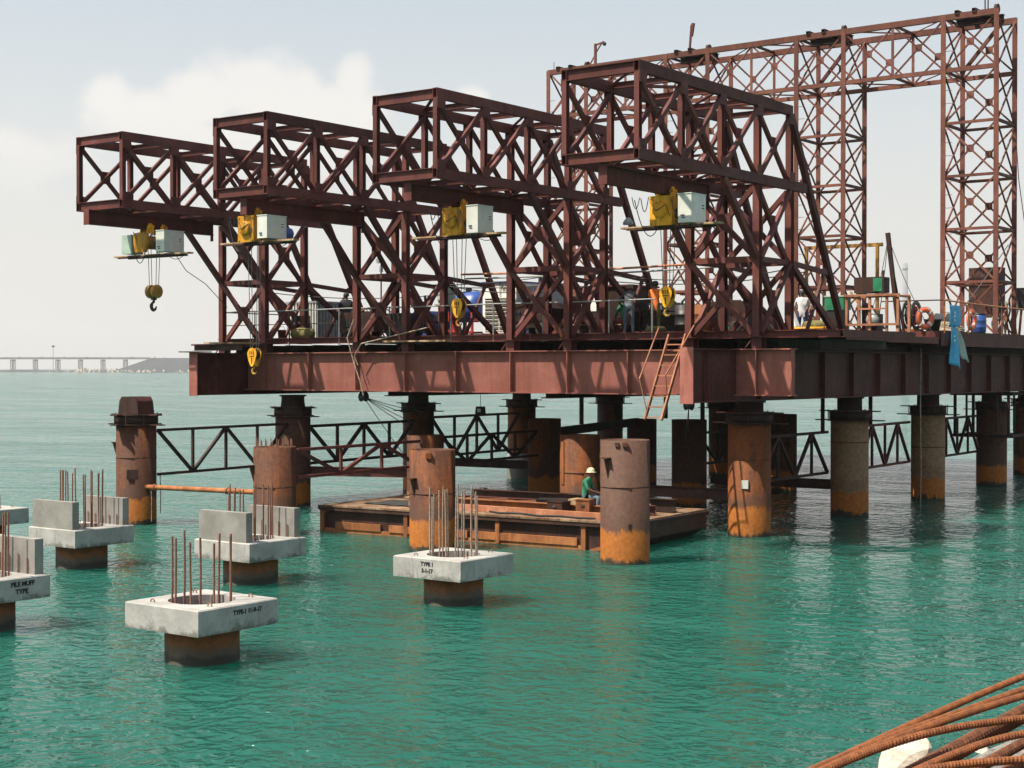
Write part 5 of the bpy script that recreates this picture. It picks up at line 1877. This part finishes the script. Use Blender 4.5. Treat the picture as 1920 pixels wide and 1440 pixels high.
# rope blocks under the girder
for p, ends, lb, lr in (((-34.6, 38.45, 3.84), [(-38.3, 46.0, 3.1), (-38.3, 46.0, 2.85), (-38.35, 46.0, 2.55), (-38.5, 46.0, 2.3), (-36.2, 42.8, 1.3)], 'dark pulley block under the cross girder, ropes fanning to the far piles', 'r'),
                        ((-22.35, 38.75, 3.74), [(-26.9, 46.6, 2.9), (-26.9, 46.6, 2.6), (-26.95, 46.5, 2.3)], 'dark pulley block beside the ladder foot with three ropes', 'r')):
    t = thing('pulley_block', lb, 'pulley', p)
    MB().lathe([(.002, -.1), (.16, -.1), (.12, -.03), (.12, .03), (.16, .1), (.002, .1)], 16, (0, 0, 0), axis='X').build('sheave', 'black', t)
    MB().box((0, 0, .1), (.26, .1, .24)).build('cheek', 'black', t)
    for e in ends:
        MB().tube(sag((0, 0, 0), Vector(e) - Vector(p), .05, 6), .013, 5).build('rope', 'wire', t)
t = thing('hanging_lamp', 'small lamp case hanging over the lattice beam behind the platform', 'lamp', (-38.6, 50.0, 3.05))
MB().box((0, 0, .0), (.34, .3, .36), taper=.85).build('case', 'dark_steel', t)
MB().box((0.05, -.16, .02), (.16, .02, .14)).build('glass', 'white', t)
MB().cyl((0, 0, .15), (0, 0, 1.05), .012, n=6).build('hanger', 'wire', t)
tag(MB().tube([(-31.4, 38.0, 6.1), (-34.25, 37.95, 5.6), (-34.55, 37.95, 5.2), (-34.4, 37.95, 4.9)], .02, 6).build('rope', 'rope'), 'old rope trailing over the girder near the second truss', 'rope')
tag(MB().tube([(-34.62, 38.0, 6.4), (-34.9, 37.98, 5.8), (-34.6, 37.97, 5.0), (-34.3, 37.97, 4.3), (-34.2, 38.0, 3.9)], .022, 6).build('rope', 'rope'), 'rope hanging down the girder face to the pulley block', 'rope')

# ------------------------------------------------------------------ ladder
t = thing('ladder', 'rusty ladder with hand bars hanging from the platform front', 'ladder', (0, 0, 0))
T0, B0 = Vector((-22.3, 38.02, 5.75)), Vector((-22.42, 36.9, 3.36))
for s in (-1, 1):
    member('rail', T0 + Vector((s * .27, 0, 0)), B0 + Vector((s * .27, 0, 0)), .05, .09, 'ladder_rust', t)
for k in range(8):
    p = T0.lerp(B0, .12 + k * .122)
    member('rung', p + Vector((-.25, 0, 0)), p + Vector((.25, 0, 0)), .045, .035, 'ladder_rust', t)
member('hand_bar', (-22.75, 37.75, 5.95), (-22.9, 36.95, 4.5), .045, .045, 'ladder_rust', t, 'pipe')
member('hand_bar', (-21.75, 38.0, 6.0), (-22.05, 36.95, 4.6), .045, .045, 'ladder_rust', t, 'pipe')
member('bar_stay', (-22.9, 36.95, 4.5), (-22.68, 36.98, 3.6), .03, .03, 'ladder_rust', t, 'pipe')
member('bar_stay', (-22.05, 36.95, 4.6), (-22.15, 37.2, 4.0), .03, .03, 'ladder_rust', t, 'pipe')
member('bracket', (-22.3, 38.05, 5.3), (-22.3, 38.2, 5.3), .5, .05, 'ladder_rust', t)

# ================================================================== BARGE
BL, BD, BZ = 10.3, 4.7, .78
t = thing('pontoon_barge', 'rusty flat pontoon barge moored among the piles', 'barge', (-31.6, 33.2, 0), R(4.2))
# hull with a raked end
b = MB()
o = [(0, -.6), (BL - 1.5, -.6), (BL, .28), (BL, BZ - .1), (0, BZ - .1)]
vs = [(x, y, z) for y in (.1, BD - .1) for x, z in o]
b.add(vs, [(4, 3, 2, 1, 0), (5, 6, 7, 8, 9)] + [(i, (i + 1) % 5, 5 + (i + 1) % 5, 5 + i) for i in range(5)])
b.build('hull', 'dark_steel', t)
for k in range(5):
    x0, x1 = .05 + k * (BL - .1) / 5, .05 + (k + 1) * (BL - .1) / 5 - .012
    plate('deck_plate', ((x0 + x1) / 2, BD / 2, BZ - .02), (x1 - x0, BD + .1, .05), 'plate_deck', t)
for y in (.03, BD - .03):
    member('gunwale', (-.03, y, BZ - .1), (BL, y, BZ - .1), .12, .1, 'dark_steel', t)
member('gunwale', (-.03, 0, BZ - .06), (-.03, BD, BZ - .1), .1, .098, 'dark_steel', t)
member('gunwale', (BL, 0, BZ - .06), (BL, BD, BZ - .1), .1, .098, 'dark_steel', t)
for x0, x1 in ((.55, 2.2), (2.5, 5.2), (5.35, 8.7)):
    member('rubbing_strip', (x0, .07, .2), (x1, .07, .2), .1, .2, 'rust_steel', t)
member('rubbing_strip', (.0, .085, .05), (BL - 1.4, .085, .05), .06, .12, 'rust_steel', t)
for x in (.06, 3.1, 6.2, 8.9):
    member('side_rib', (x, .05, -.2), (x, .05, BZ - .13), .13, .08, 'rust_steel', t)
for x in (.5,):
    MB().tube([(x + .35 * math.cos(a) - .1, .06, .42 + .22 * math.sin(a)) for a in [R(90 + 10 * j) for j in range(10)]], .03, 6).build('hawse_bend', 'ladder_rust', t)
member('rubbing_strip', (BL - 1.2, .06, -.02), (BL + .02, .06, .34), .07, .1, 'rust_steel', t)
MB().lathe([(.1, 0), (.1, .5), (.17, .52), (.17, .58), (.002, .6)], 14, (1.6, 3.6, BZ - .03)).build('bollard', 'rust_steel', t)
MB().lathe([(.07, 0), (.07, .3), (.12, .32), (.12, .37), (.002, .38)], 12, (3.0, 4.2, BZ - .03)).build('bollard', 'black', t)

bt = Matrix.Translation((-31.6, 33.2, 0)) @ Matrix.Rotation(R(4.2), 4, 'Z')


def on_barge(x, y, z):
    return bt @ Vector((x, y, z))


BTOP = BZ + .006
t = thing('beam_frame', 'long rusty welded beam frame lying across the barge deck', 'steel frame', on_barge(3.6, 1.35, BTOP), R(2.5))
for y in (0, .9):
    member('long_beam', (0, y, .14), (6.3, y + .1, .14), .2, .26, 'rust_steel' if y == 0 else 'red_steel', t, 'I')
member('long_beam', (-.4, 1.9, .2), (6.4, 2.0, .2), .22, .36, 'dark_steel', t, 'I')
for k in range(5):
    member('cross_member', (.3 + k * 1.45, .1, .16), (.3 + k * 1.45, .85, .16), .1, .14, 'rust_steel', t)
for k in range(4):
    member('web_diagonal', (.4 + k * 1.45, .12, .24), (1.6 + k * 1.45, .82, .24), .07, .05, 'ladder_rust', t)
t = thing('steel_channel', 'single rusty channel lying along the front of the barge deck', 'steel beam', on_barge(2.7, .8, BTOP), R(1))
member('channel', (0, 0, .09), (6.6, -.05, .09), .14, .17, 'ladder_rust', t, 'C')
t = thing('black_mat', 'dark rubber mat spread on the end of the barge deck', 'mat', on_barge(1.9, 1.5, BTOP + .012))
b = MB()
n = 10
vs, fs = [], []
for s in (0, -.012):
    for j in range(n + 1):
        for i in range(n + 1):
            vs.append((-.9 + 1.9 * i / n, -.75 + 1.5 * j / n, .012 + s + .012 * math.sin(i * 1.7 + j)))
N = (n + 1) ** 2
for j in range(n):
    for i in range(n):
        a = j * (n + 1) + i
        fs += [(a, a + 1, a + n + 2, a + n + 1), (N + a, N + a + n + 1, N + a + n + 2, N + a + 1)]
b.add(vs, fs, True).build('mat', 'rubber', t)
for k, (x, y, s, mt, lb) in enumerate([(7.6, .95, (.5, .4, .35), 'dark_steel', 'dark steel box left of the seated worker on the barge'), (8.3, 1.15, (.4, .3, .42), 'rust_steel', 'rusty box close to the seated worker on the barge'),
                                       (6.7, 2.2, (.9, .5, .28), 'black', 'black tool chest lying behind the beams on the barge')]):
    t = thing('tool_chest', lb, 'box', on_barge(x, y, BTOP), R(10 * k), 'boxes on the barge')
    MB().box((0, 0, s[2] / 2), s).build('case', mt, t)
    MB().box((0, 0, s[2] + .015), (s[0] + .03, s[1] + .03, .03)).build('lid', mt, t)
    MB().box((0, -s[1] / 2 - .015, s[2] * .7), (.1, .03, .05)).build('latch', 'wire', t)
for k, (x, y, L, a, mt, lb) in enumerate([(1.0, 2.9, 3.2, 3, 'timber', 'bleached plank lying near the bollard on the barge'), (.8, 3.3, 2.6, -4, 'timber', 'second bleached plank beside the bollard'),
                                          (4.2, 3.6, 4.6, 1, 'rust_steel', 'long rusty pipe along the far side of the barge'), (4.6, 3.9, 4.0, -2, 'dark_steel', 'dark pipe along the far side of the barge'),
                                          (6.2, .55, 2.2, 5, 'dark_steel', 'short dark bar at the near edge of the barge'), (8.6, .7, 1.3, 20, 'ladder_rust', 'bent rusty bar right of the biggest pile on the barge')]):
    t = thing('loose_bar', lb, 'plank' if mt == 'timber' else 'bar', on_barge(x, y, BTOP), R(a + 4.2), 'loose pieces on the barge deck')
    member('bar', (0, 0, .05), (L, 0, .05), .22 if mt == 'timber' else .1, .05 if mt == 'timber' else .1, mt, t, 'box' if mt == 'timber' else 'pipe')
t = thing('seat_block', 'timber block under the seated worker on the barge', 'timber block', on_barge(7.82, 1.8, BTOP), R(5))
MB().box((0, 0, .2), (.55, .5, .38)).build('block', 'timber', t)
for k, (x, y, r, lb) in enumerate([(9.3, 2.6, .36, 'coil of old rope on the raked end of the barge'), (9.0, 3.3, .3, 'second rope coil behind the first on the barge end')]):
    t = thing('rope_coil', lb, 'rope', on_barge(x, y, BTOP))
    for q in range(5):
        rr = r - .03 * q
        MB().tube([(rr * math.cos(a) + .02 * math.sin(3 * a + q), .8 * rr * math.sin(a), .04 + .05 * q + .02 * math.sin(2 * a + q)) for a in [j * math.pi / 10 for j in range(21)]], .03, 6).build('turn', 'rope', t)
t = thing('loose_hose', 'dark hose snaking over the front of the barge deck', 'hose', on_barge(5.6, .45, BTOP + .03))
MB().tube([(0, .1, 0), (.5, -.1, 0), (1.1, .12, 0), (1.8, -.12, 0), (2.4, .1, 0), (3.0, .0, 0), (3.5, .15, 0)], .028, 7).build('hose', 'rubber', t)
t = thing('mooring_line', 'mooring line from the barge bollard to the rebar-crowned pile', 'rope', (0, 0, 0))
MB().tube(sag(on_barge(1.6, 3.6, BZ + .4), (-32.0, 38.6, 2.0), .25), .018, 6).build('line', 'rope', t)

# ================================================================== REBAR IN THE FOREGROUND
t = thing('rebar_bundle', 'tied bundle of thick and thin rusty ribbed bars close to the camera', 'rebar', (0, 0, 0))


SCL = 1.9


def out(p):
    return Vector((p[0] * SCL, p[1] * SCL, 4.8 + (p[2] - 4.8) * SCL))


def ribbed(pts, r, mat, pitch, rib, n=12, skew=.55):
    """deformed bar: smooth core plus slanted ribs wound along it"""
    # resample
    P = [out(p) for p in pts]
    seg = [(P[i + 1] - P[i]).length for i in range(len(P) - 1)]
    tot = sum(seg)
    cnt = max(12, int(tot / (pitch / 6)))

    def at(s):
        i = 0
        while i < len(seg) - 1 and s > seg[i]:
            s -= seg[i]
            i += 1
        # Catmull-Rom for a fair bend
        f = s / seg[i]
        p0, p1, p2, p3 = P[max(i - 1, 0)], P[i], P[i + 1], P[min(i + 2, len(P) - 1)]
        return .5 * ((2 * p1) + (p2 - p0) * f + (2 * p0 - 5 * p1 + 4 * p2 - p3) * f * f + (3 * p1 - p0 - 3 * p2 + p3) * f ** 3)
    C = [at(tot * k / cnt) for k in range(cnt + 1)]
    vs, fs, a = [], [], None
    for k, c in enumerate(C):
        d = (C[min(k + 1, cnt)] - C[max(k - 1, 0)]).normalized()
        a = (Vector((0, 0, 1)) - d * d.z).normalized() if a is None else (a - d * a.dot(d)).normalized()
        b2 = d.cross(a)
        s = tot * k / cnt
        for j in range(n):
            ph = 2 * math.pi * j / n
            half = 1 if math.sin(ph) > 0 else -1
            w = (s + half * skew * r * 2 * ph / math.pi) / pitch
            f = abs((w % 1.0) - .5) * 2
            rr = r + rib * (1 if f > .62 else max(0, f - .4) / .22)
            if abs(math.sin(ph)) < .18:
                rr = r + rib * .8
            vs.append(c + (a * math.cos(ph) + b2 * math.sin(ph)) * rr)
    for k in range(cnt):
        for j in range(n):
            fs.append((k * n + j, k * n + (j + 1) % n, (k + 1) * n + (j + 1) % n, (k + 1) * n + j))
    q = MB().add(vs, fs, False)
    q.add(vs[:n], [tuple(range(n))]).add(vs[-n:], [tuple(range(n))])
    return q.build('rebar', mat, t)


rr_ = random.Random(5)
LONG = [(-.97, 4.135, .0195), (-.9, 4.115, .019), (-.8, 4.145, .0195), (-.7, 4.11, .019), (-.6, 4.135, .0195), (-.48, 4.12, .019), (-.85, 4.09, .0185), (-.75, 4.07, .019), (-.65, 4.085, .0185), (-.54, 4.075, .019), (-.94, 4.155, .0185),
        (-1.03, 4.04, .016), (-.9, 4.02, .016), (-.77, 4.03, .016), (-.64, 4.01, .016)]
for x, z, r in LONG:
    q = [rr_.uniform(-.025, .025) for _ in range(4)]
    ribbed([(x + q[0], -.5 + q[2] * 8, z + q[3] * .3), (x + q[1], 1.9, z + q[2] * .3), (x - q[0], 4.0 + q[1] * 9, z)], r, 'rebar_dark', .023, .005)
THIN = [
    [(-1.06, .6, 4.15), (-1.035, 1.5, 4.175), (-1.012, 2.3, 4.195), (-.99, 3.0, 4.2), (-.975, 3.8, 4.175), (-.97, 4.8, 4.14)],
    [(-1.05, .7, 4.16), (-1.01, 1.5, 4.195), (-.98, 2.15, 4.212), (-.94, 2.7, 4.21), (-.91, 3.3, 4.2), (-.87, 4.2, 4.19)],
    [(-1.05, .7, 4.165), (-1.0, 1.6, 4.2), (-.955, 2.2, 4.222), (-.89, 2.75, 4.22), (-.82, 3.2, 4.2), (-.74, 4.0, 4.19)],
    [(-1.04, .9, 4.15), (-.99, 1.7, 4.2), (-.935, 2.2, 4.225), (-.85, 2.55, 4.22), (-.72, 2.85, 4.195), (-.55, 3.1, 4.165)],
    [(-1.0, .8, 4.17), (-.94, 1.6, 4.215), (-.86, 2.0, 4.23), (-.77, 2.25, 4.22), (-.63, 2.45, 4.195), (-.45, 2.6, 4.17)],
    [(-.9, 1.0, 4.165), (-.84, 1.55, 4.21), (-.77, 1.9, 4.225), (-.66, 2.1, 4.21), (-.52, 2.2, 4.185), (-.38, 2.25, 4.165)],
    [(-.98, 1.2, 4.16), (-.9, 1.9, 4.2), (-.83, 2.35, 4.215), (-.74, 2.62, 4.205), (-.6, 2.9, 4.18), (-.42, 3.2, 4.16)],
]
for p in THIN:
    ribbed([(a + rr_.uniform(-.006, .006), b2 + rr_.uniform(-.02, .02), c + rr_.uniform(-.003, .003)) for a, b2, c in p], .0092, 'rebar_near', .0145 + rr_.uniform(-.0008, .0008), .003, 12, .9)
for (x, y) in ((-1.5, 3.4), (-1.25, 4.75), (-1.4, 5.8)):
    MB().cyl((x, y, 3.05), (x + .03, y + .02, 3.55), .01, n=8).build('support_bar', 'rebar_near', t)
for (x, y, z) in ((-.95, 2.25, 4.16), (-.78, 2.1, 4.15), (-.86, 1.8, 4.13)):
    c = out((x, y, z))
    MB().tube([(c.x + .03 * math.cos(a), c.y + .006 * math.sin(3 * a), c.z + .035 * math.sin(a)) for a in [k * math.pi / 8 for k in range(17)]], .0016, 5).build('tie_wire', 'wire', t)
MB().box((-1.5, .3, 3.19), (1.3, .16, .2)).build('timber_bearer', 'timber', t)
MB().box((-1.5, 6.9, 3.19), (1.3, .16, .2)).build('timber_bearer', 'timber', t)

# ================================================================== FAR SHORE
FAR = Matrix.Rotation(R(36.5), 4, 'Z')


def far(name, label, cat, dist, kind=None):
    o = thing(name, label, cat) if not kind else tag(thing(name, label, None), kind=kind)
    o.location = FAR @ Vector((0, dist, 0))
    o.rotation_euler = (0, 0, R(36.5))
    return o


t = far('viaduct', 'long grey concrete viaduct on paired piers far across the water', 'bridge', 1800)
for k in range(26):
    x0 = -1000 + k * 26.2
    if x0 < -415:
        plate('deck_span', (x0 + 13.1, 0, 15.7), (26.0, 9, 1.5), 'far_concrete', t)
        plate('pier_cap', (x0, 0, 13.9), (3.2, 9, 1.3), 'far_concrete', t)
        for dx, dy in ((-1.6, -3), (1.6, -3), (-1.6, 3), (1.6, 3)):
            o = MB().cyl((x0 + dx, dy, 0), (x0 + dx, dy, 13.4), .5, n=8).build('pier', 'far_concrete', t) if k == 0 and dx < 0 and dy < 0 else None
            if o:
                PIER = o.data
                PX = x0 + dx
            else:
                link('pier', PIER, t, (x0 + dx - PX, dy + 3, 0))
        plate('parapet_post', (x0 + 9, -4.4, 17.2), (1.2, .3, 1.4), 'far_concrete', t)
        plate('parapet_post', (x0 + 20, -4.4, 17.0), (.8, .3, 1.0), 'far_concrete', t)
member('parapet', (-1000, -4.4, 16.9), (-420, -4.4, 16.9), .3, .7, 'far_concrete', t)
t = tag(thing('embankment_hill', 'dark grey sloping embankment where the far viaduct lands', None), kind='structure')
t.location = FAR @ Vector((0, 1800, 0))
t.rotation_euler = (0, 0, R(36.5))
b = MB()
pr2 = [(-462, 0), (-418, 16.4), (300, 17.2), (300, 0)]
vs = [(x, -26 + (z / 17) * 22, z) for x, z in pr2] + [(x, 40, z) for x, z in pr2]
b.add(vs, [(0, 1, 2, 3), (7, 6, 5, 4), (0, 4, 5, 1), (1, 5, 6, 2), (2, 6, 7, 3)])
b.build('slope', 'far_bank', t)
b = MB()
rnd = random.Random(4)
for k in range(520):
    f = rnd.random()
    x = -545 + f * 700 + rnd.uniform(-3, 3)
    y = rnd.uniform(-34, -8)
    r = rnd.uniform(.6, 2.0) * (1 if x > -500 else .6)
    z = max(0, (y + 36) * .13) * min(1, (x + 552) / 60) + rnd.uniform(-.4, .6)
    rot = Matrix.Rotation(rnd.random() * 3, 3, 'Z')
    b.box((x, y, z), (2 * r, 1.5 * r, 1.3 * r), rot, .6)
tag(b.build('rubble', 'rock_white', None), 'pale rock armour along the foot of the far embankment', kind='stuff')
bpy.data.objects['rubble'].location = FAR @ Vector((0, 1800, 0))
bpy.data.objects['rubble'].rotation_euler = (0, 0, R(36.5))
t = tag(thing('sand_bank', 'low grey bank under the far viaduct', None), kind='structure')
t.location = FAR @ Vector((0, 1800, 0))
t.rotation_euler = (0, 0, R(36.5))
n = 90
vs = []
for i in range(n + 1):
    x = -1100 + i * 680 / n
    h = 1.9 + 1.1 * noise.noise(Vector((x * .02, 0, 0))) + .6 * noise.noise(Vector((x * .09, 3, 0)))
    vs += [(x, -30, -.3), (x, -22, h), (x, 30, h + .4), (x, 60, -.3)]
MB().add(vs, [(i * 4 + j, (i + 1) * 4 + j, (i + 1) * 4 + j + 1, i * 4 + j + 1) for i in range(n) for j in range(3)]).build('bank', 'far_bank', t)
t = far('light_mast', 'thin lighting mast with a round head rising over the far viaduct', 'mast', 1780)
MB().cyl((-528, 0, 0), (-528, 0, 30), .35, .25, n=8).build('mast', 'far_concrete', t)
MB().lathe([(.1, 28.5), (2.0, 29.2), (2.0, 30.6), (.1, 31.2)], 12, (-528, 0, 0)).build('lamp_ring', 'far_concrete', t)
t = far('chimney', 'pale tall chimney barely visible in the haze between the gantry legs', 'chimney', 4000)
MB().lathe([(11, 0), (8, 120), (6.4, 275), (5.6, 275), (5.6, 270)], 20, (1016, 0, 0)).build('stack', 'chimney', t)
MB().lathe([(7.2, 258), (7.4, 258), (7.2, 266), (6.9, 266)], 20, (1016, 0, 0)).build('gallery', 'chimney', t)

# ------------------------------------------------------------------ air
b = MB().box((0, 0, 150), (18600, 18600, 306))
hz = b.build('haze', None)
tag(hz, 'pale sea haze', kind='stuff')
hm = bpy.data.materials.new('sea_haze')
hm.use_nodes = True
hn, hl = hm.node_tree.nodes, hm.node_tree.links
hn.clear()
ho = hn.new('ShaderNodeOutputMaterial')
hv = hn.new('ShaderNodeVolumePrincipled')
hv.inputs['Color'].default_value = (.93, .95, .96, 1)
hv.inputs['Density'].default_value = 0.00013
hv.inputs['Anisotropy'].default_value = 0.2
hl.new(hv.outputs[0], ho.inputs['Volume'])
hz.data.materials.clear()
hz.data.materials.append(hm)
